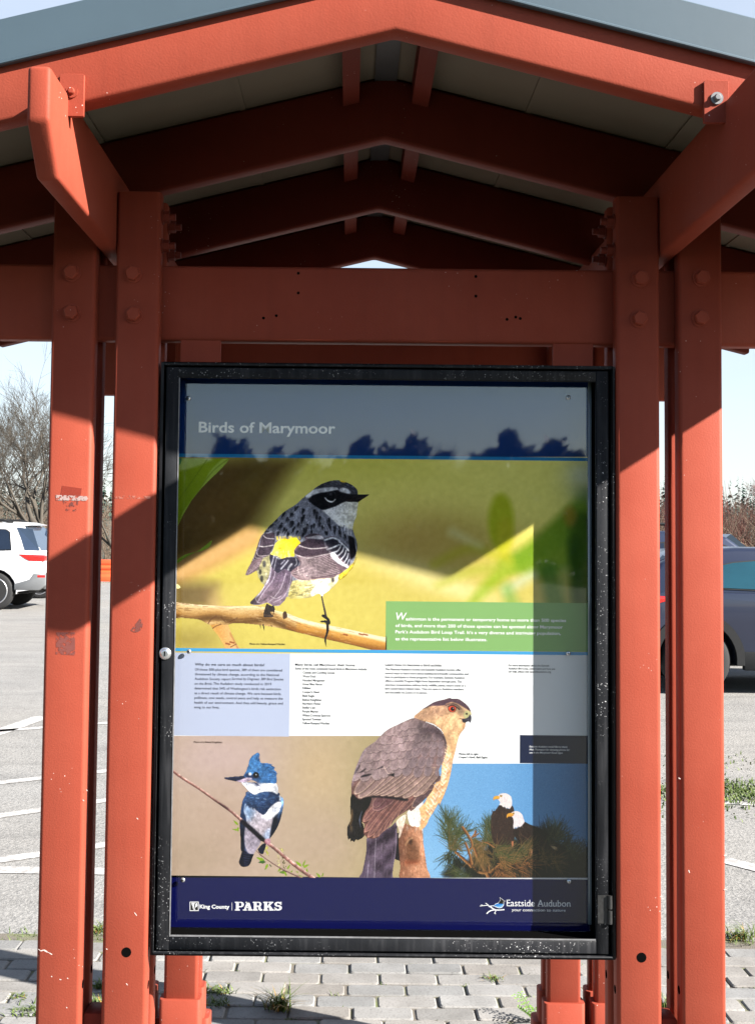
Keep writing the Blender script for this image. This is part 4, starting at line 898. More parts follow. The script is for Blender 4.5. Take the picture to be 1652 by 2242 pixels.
# wings
c.poly(((430, 705), (385, 780), (347, 1000), (335, 1130), (345, 1300), (358, 1560), (412, 1540), (402, 1300), (440, 1080), (402, 960), (420, 830)), (58, 92, 142), 4, True, 1, False, ((400, 760), (380, 1250), (20, 26, 44)))
c.poly(((940, 715), (998, 740), (1013, 820), (988, 980), (945, 1130), (880, 1260), (800, 1372), (822, 1200), (862, 1040), (942, 960), (978, 850)), (140, 184, 232), 4, True, 1, False, ((990, 800), (930, 1080), (26, 30, 46)))
for k in range(9): c.line(((985-k*7, 850+k*48), (940-k*10, 960+k*46)), (9, 3), (96, 140, 200) if k < 3 else (52, 60, 88), 3, .6, False)
c.dot((948, 750), 20, (244, 248, 255), 4, 1, False, 34); c.dot((885, 757), 20, (226, 234, 248), 4, 1, False, 15); c.dot((845, 802), 16, (220, 228, 246), 4, 1, False, 12)
# breast band
bb = ((455, 660), (500, 670), (570, 695), (640, 668), (740, 650), (850, 658), (930, 715), (942, 770), (880, 815), (805, 870), (745, 960), (690, 985), (625, 955), (560, 888), (470, 870), (418, 800), (420, 730))
c.poly(bb, (58, 90, 138), 3, True, 1, False, ((560, 680), (700, 960), (30, 44, 74))); c.mask(bb, 2)
for _ in range(150):
    x, y = r_.uniform(420, 930), r_.uniform(660, 970); s = r_.uniform(13, 22); a = np.linspace(.2, 2.9, 6); pts = [(x+s*math.cos(q), y+s*.8*math.sin(q)) for q in a]
    c.line(pts, 6, (28, 44, 78), 2, .6, False); c.line([(u, v_-9) for u, v_ in pts], 5, (104, 146, 196), 2.4, .5, False)
for x, y in ((610, 745), (730, 760), (600, 690)): c.line(((x-20, y), (x+14, y+8)), 8, (190, 214, 240), 2.5, .8, False)
c.unmask()
for _ in range(26):
    t_ = r_.random(); x = 430+t_*320; y = 850+t_*110; c.line(((x, y), (x+r_.uniform(-8, 8), y+r_.uniform(16, 34))), (9, 2), (40, 58, 96), 2, .8, False)
# collar
co = ((362, 512), (430, 505), (520, 505), (640, 512), (740, 516), (890, 520), (928, 600), (912, 690), (850, 660), (740, 648), (640, 665), (570, 695), (505, 665), (465, 632), (420, 582))
c.poly(co, (246, 248, 255), 2)
for _ in range(60):
    x, y = r_.uniform(400, 900), r_.uniform(540, 670); c.line(((x, y), (x+r_.uniform(-12, 8), y+r_.uniform(10, 28))), (6, 2), (202, 212, 234), 2, .5, False)
# head
hd = ((398, 402), (440, 330), (455, 280), (472, 240), (480, 190), (495, 150), (530, 105), (565, 78), (610, 55), (632, 62), (648, 90), (640, 130), (642, 170), (690, 222), (760, 228), (800, 232), (850, 262), (880, 285), (862, 312), (890, 345), (912, 375), (900, 400), (908, 440), (908, 490), (880, 527), (800, 522), (700, 520), (620, 515), (520, 475), (430, 462), (396, 432))
c.poly(hd, (78, 136, 194), 2, True, 1, True, ((480, 150), (850, 500), (60, 112, 172)))
for _ in range(260):
    x, y = r_.uniform(420, 900), r_.uniform(90, 520); dx, dy = x-450, y-430; l = math.hypot(dx, dy)+1; a = math.atan2(dy, dx)+r_.gauss(0, .15)
    a = a if x > 620 else a-.2; ln = r_.uniform(24, 60); c.line(((x, y), (x+math.cos(a)*ln, y+math.sin(a)*ln)), (7, 2), r_.choice(((134, 184, 230), (46, 92, 148), (100, 156, 212), (36, 66, 112))), 1.8, r_.uniform(.3, .65), False)
for q in (((600, 150), (600, 100), (650, 62)), ((620, 170), (630, 120), (672, 88)), ((560, 160), (575, 110), (612, 52)), ((640, 190), (645, 150), (662, 120)), ((690, 225), (760, 220), (840, 238)), ((760, 240), (830, 235), (882, 250)), ((780, 270), (840, 275), (890, 292)), ((820, 330), (880, 350), (925, 378)), ((840, 380), (900, 390), (918, 410)), ((840, 440), (890, 450), (918, 455)), ((850, 480), (890, 500), (905, 515)), ((740, 235), (800, 250), (870, 275)), ((830, 310), (870, 330), (905, 350))):
    c.line(q, (22, 4), (58, 108, 166), 1.6); c.line([(u-5, v_-6) for u, v_ in q], (7, 2), (136, 182, 226), 1.5, .6, False)
for q in (((585, 170), (610, 110), (640, 80)), ((620, 180), (640, 110), (655, 95)), ((730, 240), (800, 245), (870, 290)), ((800, 350), (860, 355), (900, 380))): c.line(q, (10, 3), (28, 38, 70), 1.6, .8, False)
c.poly(((420, 392), (470, 372), (545, 400), (645, 420), (610, 452), (520, 452), (440, 432)), (44, 58, 98), 4, True, .9, False)
c.poly(((500, 480), (560, 470), (640, 500), (640, 560), (560, 545), (505, 515)), (96, 100, 130), 9, True, .7, False)
for k in range(10): c.line(((540+k*9, 480+k*7), (570+k*8, 520+k*5), (590+k*6, 560)), (6, 2), (60, 66, 96), 1.6, .6, False)
c.dot((498, 383), 22, (248, 250, 255), 3); c.dot((588, 398), 46, (20, 20, 26), 2); c.dot((590, 392), 9, (244, 246, 250), 2); c.line(((548, 425), (588, 442), (628, 425)), 5, (66, 76, 110), 2, .7, False)
c.poly(((103, 450), (112, 431), (200, 424), (300, 414), (400, 413), (425, 455), (350, 482), (285, 496), (200, 482), (130, 466)), (38, 42, 66), 1.2); c.line(((130, 440), (260, 430), (400, 425)), 9, (96, 106, 140), 3, .7, False)
c.poly(((298, 492), (360, 470), (420, 442), (470, 436), (525, 445), (505, 482), (430, 508), (366, 512)), (226, 206, 228), 2.5); c.line(((300, 494), (420, 480), (510, 470)), 6, (150, 120, 160), 2.5, .7, False)
# perch
br = ((-830, 205), (-560, 420), (-280, 600), (0, 800), (120, 882), (250, 980), (385, 1105), (550, 1250), (690, 1380), (800, 1455), (1000, 1620), (1200, 1785), (1470, 1975))
c.line(br, (52, 48, 52, 58, 62, 66), (170, 122, 112), 1.2, prof=((234, 206, 198), (172, 124, 114), (84, 52, 54)))
c.line(((385, 1105), (550, 1250), (690, 1380)), 66, (18, 20, 34), 4, .96, False)
for x, y in ((215, 965), (90, 870), (-280, 600), (-560, 420), (1000, 1612), (1190, 1770), (1080, 1700), (1400, 1915)): c.line(((x-14, y+26), (x+24, y-20)), 9, (104, 70, 66), 3, .7, False)
c.line(((40, 850), (150, 905)), 44, (66, 44, 52), 8, .7, False)
for k, q in enumerate((((745, 1385), (775, 1400), (760, 1450)), ((770, 1380), (800, 1410), (785, 1455)), ((755, 1378), (790, 1372), (808, 1392)), ((735, 1400), (755, 1430), (745, 1445)))): c.line(q, (24, 16), (206, 140, 164) if k % 2 else (228, 180, 196), 2)
c.mottle(.08, 24, 1); c.mottle(.08, 8, 2); c.mottle(.07, 3, 3); c.grain(5, 9); c.mesh('kingfisher_print', .00014, B, boost=1.05, contrast=1.1)

# ---- eagle photograph
Et = (951.6, 1704.9, 4.6297)
c = Cv(926, 1671, 1297, 1921, 1, Et, bg=(116, 178, 234)); X, Y = c.X, c.Y
g = np.clip((1120-X)/200, 0, 1)[..., None]*np.clip((Y-1660)/240, .35, 1)[..., None]; c.rgb = c.rgb*(1-g)+np.array((150, 204, 246.))*g
g = np.clip((X-1100)/190, 0, 1)[..., None]; c.rgb = c.rgb*(1-g)+np.array((84, 152, 214.))*g
r_ = random.Random(23)
def needles(cx, cy, a0, spread, n, l0, cols, wd=5.5, bend=.25, al=.9):
    for _ in range(n):
        a = a0+r_.gauss(0, spread); l = l0*r_.uniform(.55, 1.15); b = a+r_.uniform(-bend, bend); x, y = cx+r_.gauss(0, l0*.16), cy+r_.gauss(0, l0*.16)
        m_ = (x+math.cos(a)*l*.5, y+math.sin(a)*l*.5); c.line(((x, y), m_, (m_[0]+math.cos(b)*l*.5, m_[1]+math.sin(b)*l*.5)), (wd, 1.6), r_.choice(cols), 1., al, True, False)
dk_ = ((28, 32, 28), (40, 44, 30), (22, 24, 22)); gr = ((66, 78, 44), (88, 96, 52), (52, 62, 38), (104, 104, 62)); ol = ((120, 98, 58), (142, 108, 62), (92, 78, 44), (160, 120, 76)); bw = ((150, 96, 56), (176, 118, 70), (116, 76, 46))
c.poly(((190, 1010), (175, 880), (300, 840), (420, 760), (520, 700), (560, 560), (800, 600), (1000, 640), (1250, 660), (1420, 740), (1600, 780), (1640, 1010)), (34, 32, 26), 10, True, .97)
c.poly(((225, 1000), (215, 905), (290, 890), (300, 1000)), (130, 184, 226), 8, True, .8)
for cx, cy, a0, sp_, n, l0, cols in ((150, 480, -1.6, .45, 90, 200, gr), (160, 600, -1.5, .7, 110, 190, gr), (180, 700, -.9, .8, 110, 170, ol+gr), (230, 560, -.6, .5, 60, 170, gr), (170, 760, 1.8, .5, 60, 170, dk_+gr), (230, 820, 1.4, .5, 80, 150, dk_),
        (250, 960, 2.8, .7, 60, 190, gr), (420, 700, 1.3, .45, 120, 190, ol), (380, 620, .9, .4, 60, 150, ol+gr), (500, 640, 2.2, .5, 60, 140, ol), (560, 620, -1.5, .5, 110, 210, gr), (560, 500, -1.7, .5, 60, 150, gr), (640, 640, -.8, .7, 110, 200, gr+ol), (700, 600, -.7, .4, 60, 170, ol+gr)):
    needles(cx, cy, a0, sp_, n, l0, cols)
# upper eagle
c.poly(((652, 262), (700, 282), (745, 300), (778, 268), (802, 325), (806, 480), (785, 640), (620, 665), (572, 560), (566, 400), (580, 340), (586, 325), (612, 318)), (60, 44, 40), 1)
for _ in range(120):
    x, y = r_.uniform(575, 790), r_.uniform(300, 640); c.line(((x, y), (x+r_.uniform(-6, 8), y+r_.uniform(14, 34))), (6, 2), r_.choice(((86, 62, 50), (44, 32, 30), (112, 80, 58))), 1.4, .55)
c.poly(((640, 172), (660, 150), (712, 144), (755, 164), (776, 200), (779, 258), (768, 285), (752, 302), (735, 292), (720, 296), (705, 280), (690, 284), (670, 265), (650, 264), (660, 235), (640, 207)), (250, 238, 236), 1)
for _ in range(40):
    x, y = r_.uniform(665, 775), r_.uniform(165, 285); c.line(((x, y), (x+4, y+24)), (5, 2), r_.choice(((226, 206, 214), (255, 250, 246))), 1.4, .6)
c.poly(((590, 212), (592, 186), (612, 172), (645, 171), (655, 190), (640, 203), (618, 204), (600, 208), (596, 216)), (242, 178, 66), 1); c.dot((668, 173), 11, (222, 176, 60), 1.5); c.dot((666, 173), 5, (40, 30, 20), 1); c.line(((655, 163), (682, 166)), 4, (120, 96, 80), 1.4, .7); c.line(((600, 205), (650, 198)), 3, (196, 130, 40), 1.2, .8)
# lower eagle
c.poly(((820, 500), (880, 470), (905, 434), (960, 460), (1040, 488), (1120, 538), (1180, 602), (1260, 670), (1330, 738), (1240, 765), (1120, 720), (1060, 770), (960, 760), (900, 690), (840, 625), (795, 560), (798, 505)), (44, 32, 30), 1)
for _ in range(190):
    x, y = r_.uniform(810, 1250), r_.uniform(470, 740)
    c.line(((x, y), (x+r_.uniform(12, 30), y+r_.uniform(8, 26))), (6, 2), r_.choice(((74, 54, 46), (30, 24, 24), (58, 44, 40), (96, 68, 54))), 1.4, .5, False)
c.line(((855, 510), (870, 560), (930, 600), (985, 640)), (6, 10), (104, 74, 60), 2, .7)
c.poly(((770, 345), (800, 328), (842, 328), (880, 358), (895, 400), (905, 436), (880, 468), (860, 486), (845, 480), (828, 492), (812, 488), (797, 506), (792, 470), (797, 440), (790, 400), (772, 372)), (250, 236, 238), 1)
for _ in range(40):
    x, y = r_.uniform(795, 890), r_.uniform(350, 480); c.line(((x, y), (x+2, y+24)), (5, 2), r_.choice(((226, 204, 214), (255, 248, 246))), 1.4, .6, False)
c.poly(((725, 390), (728, 362), (748, 347), (785, 346), (795, 362), (782, 378), (755, 380), (738, 383), (730, 394)), (242, 172, 60), 1); c.dot((795, 348), 10, (222, 176, 70), 1.4); c.dot((794, 348), 5, (40, 30, 20), 1); c.line(((740, 376), (792, 370)), 3, (196, 126, 40), 1.2, .8)
c.line(((785, 640), (785, 690)), (20, 12), (206, 130, 90), 1.5); c.line(((980, 720), (975, 770)), (16, 12), (206, 140, 104), 1.5); c.poly(((1170, 676), (1225, 688), (1245, 722), (1205, 712)), (206, 176, 130), 2)
c.poly(((880, 672), (905, 690), (912, 740), (880, 730)), (130, 180, 228), 2, True, .9)
# boughs and nearer needles
for q, wd in ((((545, 1005), (490, 900), (430, 790), (396, 700)), (34, 22)), (((520, 950), (430, 935), (330, 850), (210, 742)), (34, 22)), (((280, 490), (330, 560), (372, 640), (372, 690), (345, 715)), (28, 16)), (((375, 590), (405, 555), (410, 530)), (20, 24)), (((400, 580), (446, 550)), (18, 10)), (((310, 650), (345, 745), (372, 860)), (22, 26)), (((560, 945), (640, 880), (720, 815)), (30, 14)), (((545, 880), (545, 940)), (18, 22)), (((600, 690), (540, 650), (500, 640)), (18, 12))):
    c.line(q, wd, (150, 94, 58), 1.2, prof=((206, 150, 92), (160, 104, 62), (84, 52, 36)))
for cx, cy, a0, sp_, n, l0, cols in ((470, 790, 1.2, .5, 90, 170, ol), (640, 740, .2, .9, 90, 170, ol+gr), (700, 860, .6, .5, 120, 210, ol+bw), (760, 800, -.3, .5, 90, 200, ol+gr), (800, 900, .5, .5, 110, 180, bw+dk_), (640, 930, 1.0, .7, 80, 150, bw+dk_), (880, 740, -.5, .5, 70, 200, ol+gr), (930, 860, .3, .9, 80, 180, dk_+bw),
        (1160, 600, -1.2, .45, 90, 190, dk_+gr), (1230, 600, -.9, .5, 90, 180, dk_+gr), (1120, 560, -1.7, .4, 40, 140, dk_), (1290, 700, -.6, .7, 80, 160, dk_), (1400, 770, -.9, .8, 110, 170, dk_+gr), (1540, 790, -1.2, .7, 90, 170, dk_), (1200, 850, -.4, 1.2, 110, 170, dk_+ol), (1400, 900, -.6, 1.2, 80, 170, dk_), (1100, 800, -1., .8, 60, 150, dk_+ol), (380, 930, 2.0, 1.0, 60, 130, dk_), (330, 980, 2.8, .6, 40, 120, gr)):
    needles(cx, cy, a0, sp_, n, l0, cols)
c.line(((1010, 640), (1080, 700), (1150, 740)), 8, (84, 72, 52), 2, .6)
c.grain(3, 12); c.mesh('eagle_photo', .00006, B, boost=.85)
panel('credit_box', 1137, 1609.5, 1320, 1671, (6, 26, 66), .00008)

# ---- hawk
Ht = (740.1, 1506.6, 5.2085)
c = Cv(755, 1522, 1040, 1921, 1, Ht)
# left under-wing, tail, post behind
c.poly(((150, 1215), (240, 1230), (380, 1235), (362, 1330), (300, 1420), (270, 1512), (292, 1565), (300, 1680), (230, 1732), (205, 1725), (180, 1757), (160, 1738), (142, 1752), (135, 1712), (112, 1725), (100, 1590), (140, 1490), (135, 1345)), (28, 25, 28), 1)
c.poly(((150, 1380), (165, 1400), (160, 1510), (130, 1560), (140, 1470)), (136, 104, 66), 5, True, .8, False); c.dot((150, 1600), 14, (110, 88, 62), 6, .7, False, 34); c.line(((270, 1400), (245, 1490), (255, 1580)), (4, 14, 3), (120, 130, 160), 2, .8, False)
r_ = random.Random(31)
for _ in range(60):
    x, y = r_.uniform(110, 290), r_.uniform(1300, 1720); c.line(((x, y), (x-6, y+40)), (5, 1), (62, 58, 58), 1.5, .4, False)
po_ = ((735, 1560), (770, 1535), (830, 1565), (900, 1570), (955, 1610), (970, 1750), (992, 1900), (1012, 2040), (1035, 2180), (718, 2180), (705, 2040), (698, 1920), (688, 1720), (715, 1640))
c.poly(((640, 1700), (740, 1640), (740, 1950), (680, 1960), (640, 1920)), (32, 28, 36), 2)
c.poly(po_, (208, 150, 116), 1, True, 1, True, ((960, 1800), (700, 1800), (150, 100, 76))); c.mask(po_)
for _ in range(420):
    x, y = r_.uniform(690, 1030), r_.uniform(1540, 2170); c.line(((x, y), (x+r_.uniform(-8, 10), y+r_.uniform(16, 60))), (r_.uniform(3, 8), 2), r_.choice(((230, 180, 146), (168, 112, 84), (190, 134, 102), (120, 76, 58), (242, 200, 168))), 1.6, r_.uniform(.15, .5), False)
c.poly(((770, 1760), (800, 1715), (850, 1700), (880, 1760), (930, 1900), (900, 1960), (780, 1970), (775, 1850)), (112, 74, 52), 12, True, .75, False); c.dot((822, 1742), 26, (70, 46, 36), 6, .9, False, 34); c.line(((770, 1780), (800, 1730), (840, 1705)), 16, (226, 176, 132), 4, .8, False)
c.poly(((760, 1970), (900, 1960), (910, 1990), (780, 2000)), (150, 72, 44), 12, True, .7, False); c.line(((725, 1640), (712, 1800), (720, 1930)), 40, (116, 76, 62), 20, .6, False)
c.unmask()
ta = ((330, 1695), (430, 1705), (500, 1640), (600, 1570), (665, 1525), (672, 1700), (655, 1890), (632, 2020), (620, 2120), (605, 2180), (255, 2180), (275, 2080), (300, 1960), (320, 1840))
c.poly(ta, (122, 104, 124), 1, True, 1, True, ((450, 1750), (400, 2150), (98, 84, 104))); c.mask(ta)
for q in (((340, 1760), (480, 1700), (620, 1640), (600, 1690), (460, 1790), (350, 1830)), ((500, 1660), (600, 1580), (680, 1560), (650, 1680), (540, 1760)), ((520, 1920), (600, 1830), (660, 1790), (650, 1880), (560, 1980), (520, 2000)), ((420, 1990), (500, 1980), (500, 2060), (430, 2080)), ((330, 1850), (400, 1820), (390, 1880), (330, 1900)), ((520, 2120), (600, 2060), (620, 2100), (540, 2160))): c.poly(q, (48, 36, 52), 12, True, .8, False)
for _ in range(150):
    x, y = r_.uniform(280, 660), r_.uniform(1680, 2170); c.line(((x, y), (x-8, y+50)), (5, 2), r_.choice(((160, 140, 158), (84, 70, 90), (140, 120, 140))), 1.6, .35, False)
for q, col in ((((432, 1700), (420, 1900), (412, 2170)), (206, 196, 210)), (((350, 1960), (340, 2060), (330, 2170)), (196, 186, 204)), (((520, 1690), (512, 1900), (510, 2170)), (66, 54, 72)), (((660, 1600), (655, 1800), (615, 2150)), (176, 160, 180)), (((345, 1750), (300, 2050), (280, 2170)), (80, 66, 84))): c.line(q, 5, col, 1.5, .85, False)
c.unmask()
# breast and head
bd = ((860, 322), (910, 275), (960, 235), (1020, 198), (1100, 150), (1200, 125), (1262, 108), (1300, 118), (1370, 120), (1440, 165), (1490, 215), (1518, 285), (1500, 330), (1455, 395), (1445, 450), (1392, 520), (1370, 575), (1352, 640), (1335, 720), (1310, 810), (1300, 880), (1280, 985), (1250, 1100), (1215, 1200), (1175, 1290), (1152, 1340), (1145, 1310), (1090, 1405), (1040, 1480), (1005, 1560), (950, 1612), (915, 1590), (905, 1400), (980, 1300), (1090, 1100), (1165, 1000), (1185, 800), (1235, 680), (1195, 510), (1110, 425), (1000, 380), (900, 365))
c.poly(bd, (240, 196, 148), 1.2, True, 1, True, ((1150, 300), (1200, 1300), (244, 190, 136)))
c.mask(bd)
c.poly(((860, 322), (960, 235), (1060, 200), (1240, 185), (1250, 260), (1180, 310), (1060, 340), (940, 370)), (186, 142, 118), 26, True, .85, False)
for _ in range(320):
    x, y = r_.uniform(900, 1450), r_.uniform(200, 620); a = 2.6-1.3*np.clip((y-220)/300, 0, 1)+r_.gauss(0, .12); l = r_.uniform(22, 60)
    c.line(((x, y), (x+math.cos(a)*l*.9, y+math.sin(a)*l)), (5, 1.5), r_.choice(((255, 226, 184), (206, 158, 118), (176, 128, 100), (250, 212, 166), (228, 176, 128))), 1.6, r_.uniform(.25, .55), False)
for _ in range(260):
    x, y = r_.uniform(920, 1320), r_.uniform(600, 1600); a = 1.75+r_.gauss(0, .15); l = r_.uniform(22, 55)
    c.line(((x, y), (x+math.cos(a)*l, y+math.sin(a)*l)), (6, 2), r_.choice(((255, 238, 214), (234, 168, 112), (255, 226, 190), (222, 158, 110))), 1.8, r_.uniform(.3, .6), False)
for k in range(34):
    y = 760+k*22; xm = 1245-max(0, (y-900))*.36; x = xm+r_.uniform(-60, 50); c.line(((x-26, y-14), (x, y+14), (x+20, y-20)), 11, (255, 246, 230), 2.5, .7, False); c.line(((x-24, y+8), (x, y+34), (x+22, y)), 7, (226, 150, 96), 3, .55, False)
c.unmask()
c.poly(((955, 238), (1020, 195), (1100, 150), (1200, 125), (1240, 118), (1270, 106), (1300, 116), (1370, 118), (1440, 163), (1490, 213), (1512, 262), (1490, 252), (1440, 222), (1380, 190), (1290, 160), (1240, 187), (1150, 197), (1060, 200)), (92, 68, 82), 3)
c.mask(bd)
for _ in range(90):
    x, y = r_.uniform(980, 1480), r_.uniform(115, 215); c.line(((x, y), (x-30, y+r_.uniform(4, 14))), (5, 1.5), r_.choice(((120, 92, 102), (66, 48, 60), (148, 112, 112))), 1.6, .5, False)
c.unmask()
c.line(((1225, 195), (1290, 172), (1350, 190), (1400, 232)), (8, 20, 16), (70, 52, 58), 3, .9, False); c.line(((1230, 178), (1300, 160), (1380, 188)), 8, (226, 176, 132), 3, .8, False)
c.poly(((1340, 215), (1390, 210), (1440, 250), (1420, 300), (1370, 290)), (150, 126, 110), 10, True, .7, False)
c.dot((1297, 231), 48, (70, 50, 44), 2, 1, False, 42); c.dot((1297, 231), 42, (234, 84, 56), 1.5, 1, False, 37); c.dot((1303, 233), 24, (30, 14, 16), 1.5, 1, False); c.dot((1311, 225), 6, (240, 220, 220), 1.5, .9, False)
c.line(((1255, 205), (1300, 192), (1345, 212), (1380, 240)), 12, (48, 34, 40), 2, .95, False)
c.poly(((1425, 305), (1440, 270), (1468, 252), (1512, 275), (1512, 300), (1490, 330), (1450, 345)), (214, 208, 150), 2); c.dot((1462, 289), 12, (40, 32, 30), 2, 1, False, 10)
c.poly(((1480, 325), (1502, 298), (1518, 318), (1518, 362), (1498, 402), (1492, 380), (1470, 378), (1430, 388), (1410, 362), (1412, 345), (1450, 342)), (92, 88, 106), 1.2); c.line(((1500, 310), (1510, 340), (1502, 385)), 8, (40, 38, 50), 2, .9, False); c.line(((1385, 345), (1430, 350), (1475, 342), (1498, 330)), 7, (52, 44, 50), 1.6, .9, False); c.poly(((1412, 360), (1470, 362), (1480, 378), (1430, 390)), (60, 54, 64), 2)
# thighs
c.poly(((785, 1400), (850, 1370), (910, 1362), (938, 1450), (932, 1560), (905, 1580), (870, 1570), (850, 1575), (815, 1555), (790, 1480)), (255, 246, 236), 2); c.poly(((660, 1510), (770, 1430), (760, 1530), (735, 1600), (705, 1690), (686, 1700), (690, 1620)), (240, 220, 200), 2)
for _ in range(60):
    x, y = r_.uniform(690, 930), r_.uniform(1400, 1600); c.line(((x, y), (x-6, y+40)), (6, 2), r_.choice(((222, 186, 160), (255, 252, 246), (206, 170, 150))), 2, .5, False)
# wing
wi = ((860, 335), (930, 358), (1000, 382), (1110, 428), (1195, 512), (1238, 640), (1222, 760), (1182, 860), (1150, 940), (1167, 1040), (1102, 1080), (1072, 1160), (1000, 1255), (900, 1345), (830, 1397), (812, 1380), (760, 1412), (660, 1482), (600, 1562), (500, 1642), (432, 1707), (330, 1702), (288, 1640), (300, 1555), (270, 1512), (300, 1420), (360, 1330), (378, 1240), (310, 1240), (240, 1264), (170, 1205), (150, 1215), (150, 1080), (190, 930), (240, 800), (300, 690), (420, 600), (480, 540), (560, 468), (680, 408), (780, 362))
c.poly(wi, (152, 126, 126), 1.2, True, 1, True, ((700, 500), (500, 1500), (122, 84, 78))); c.mask(wi)
def feather(x, y, l, wd, a, col, tip=(214, 188, 172), edge=(66, 50, 54), shaft=True):
    ca, sa = math.cos(a), math.sin(a); q = [(0, -wd*.42), (l*.45, -wd*.52), (l*.82, -wd*.40), (l, 0), (l*.82, wd*.40), (l*.45, wd*.52), (0, wd*.42)]
    pp = [(x+u*ca-v_*sa, y+u*sa+v_*ca) for u, v_ in q]
    c.poly([(u+4, v_+7) for u, v_ in pp], edge, 3, True, .75, False); c.poly(pp, np.clip(np.array(tip, float), 0, 255), 1.6, True, .95, False)
    q2 = [(x+u*ca*.965-v_*sa*.88, y+u*sa*.965+v_*ca*.88) for u, v_ in q]; c.poly(q2, col, 2.2, True, 1, False, ((x, y), (x+l*ca, y+l*sa), np.clip(np.array(col, float)+14, 0, 255)))
    if shaft: c.line(((x, y), (x+l*.92*ca, y+l*.92*sa)), (4, 2), np.array(col)*.72, 1.3, .7, False)
# primaries (reddish brown)
for i, (x1, y1, x2, y2) in enumerate(((560, 1240, 285, 1520), (620, 1260, 300, 1640), (690, 1275, 335, 1700), (740, 1280, 400, 1705), (800, 1280, 455, 1690), (850, 1260, 520, 1630), (890, 1230, 590, 1570), (930, 1220, 680, 1470))):
    a = math.atan2(y2-y1, x2-x1); l = math.hypot(x2-x1, y2-y1); feather(x1, y1, l, 96, a, (126-i*2, 84-i, 82-i), (206, 150, 132), (60, 36, 38)); c.line(((x1, y1), (x2, y2)), (9, 3), (226, 172, 152), 1.6, .85, False)
feather(600, 1240, 250, 120, 2.55, (120, 80, 84), (196, 150, 140)); feather(500, 1240, 150, 90, 2.3, (112, 76, 80), (196, 150, 140))
c.poly(((375, 1212), (460, 1222), (640, 1232), (790, 1255), (770, 1285), (620, 1262), (480, 1245), (385, 1245)), (30, 27, 34), 4, True, .9, False)
# outer tertials right
feather(1100, 1085, 380, 110, 2.32, (92, 70, 74), (206, 168, 150)); feather(1120, 1050, 150, 90, 2.4, (104, 78, 80), (212, 174, 156)); feather(1150, 950, 170, 110, 2.1, (116, 88, 88), (214, 178, 160)); feather(1010, 1110, 130, 80, 2.3, (150, 112, 104), (226, 190, 166))
# secondaries: long fan
for i, (x1, y1, x2, y2) in enumerate(((1120, 930, 860, 1235), (1060, 920, 740, 1250), (1000, 915, 640, 1235), (930, 910, 560, 1225), (860, 915, 480, 1222), (790, 920, 400, 1215), (720, 925, 330, 1220), (640, 930, 270, 1235), (560, 920, 230, 1250), (470, 900, 185, 1205))):
    a = math.atan2(y2-y1, x2-x1); l = math.hypot(x2-x1, y2-y1); g_c = np.array((158, 130, 122))-i*np.array((.5, .5, 0)); feather(x1, y1, l, 120, a, g_c, (222, 190, 170), (84, 62, 62))
# scapulars and coverts, from the lowest row up
rows = [(900, 250, 1150, 9, 130, 96, 2.0), (800, 290, 1160, 10, 130, 92, 2.05), (700, 330, 1170, 11, 125, 86, 2.05), (610, 420, 1180, 12, 112, 78, 2.05), (530, 520, 1170, 12, 100, 70, 2.1), (460, 640, 1130, 10, 90, 66, 2.15), (400, 760, 1060, 7, 80, 60, 2.2)]
for y, xa, xb, n, l, wd, a in rows:
    for k in range(n):
        f = k/(n-1.); x = xa+(xb-xa)*f; s = 1.25-.6*f**1.5; yy = y+r_.uniform(-14, 14)-20*math.sin(f*3.1); ang = a+.25-.45*f+r_.gauss(0, .06); t_ = r_.uniform(-8, 8)
        feather(x+r_.uniform(-12, 12), yy, l*s*1.1, wd*s*1.15, ang, (160+t_, 136+t_, 138+t_) if f < .6 else (136+t_, 116+t_, 120+t_), (196, 172, 166) if f < .6 else (172, 148, 146), (96, 78, 84), f < .85)
c.line(((515, 880), (570, 970), (640, 965)), 6, (236, 206, 188), 2, .9, False)
c.poly(((940, 500), (1000, 455), (1080, 440), (1150, 470), (1200, 560), (1120, 530), (1020, 500)), (86, 68, 78), 14, True, .75, False)
for q in (((256, 1012), (290, 985), (380, 975), (330, 1000)), ((245, 960), (300, 920), (318, 915), (280, 950)), ((180, 975), (235, 880), (245, 890), (200, 960)), ((560, 985), (640, 965), (635, 1005)), ((450, 915), (520, 880), (500, 905))): c.poly(q, (26, 22, 30), 3, True, .95, False)
c.line(((1195, 545), (1222, 620), (1225, 720)), 10, (46, 36, 42), 4, .8, False)
c.line(((300, 700), (240, 830), (180, 1000), (158, 1100)), 14, (186, 166, 180), 8, .7, False)
for _ in range(220):
    x, y = r_.uniform(180, 1200), r_.uniform(400, 1300); a = 2.3+r_.gauss(0, .12); c.line(((x, y), (x+math.cos(a)*34, y+math.sin(a)*34)), (4, 1.5), r_.choice(((196, 172, 164), (110, 88, 90))), 1.5, .22, False)
c.unmask()
for _ in range(50):
    t_ = r_.random(); x = 1235-60*t_; y = 640+t_*420; c.line(((x-8, y), (x+r_.uniform(8, 26), y+20)), (5, 1.5), r_.choice(((255, 236, 210), (226, 178, 140))), 1.6, .8, False)
c.mottle(.06, 40, 1); c.mottle(.05, 12, 2); c.mottle(.05, 4, 3); c.grain(5, 14); c.mesh('hawk_print', .00018, B, boost=.98, contrast=1.06)

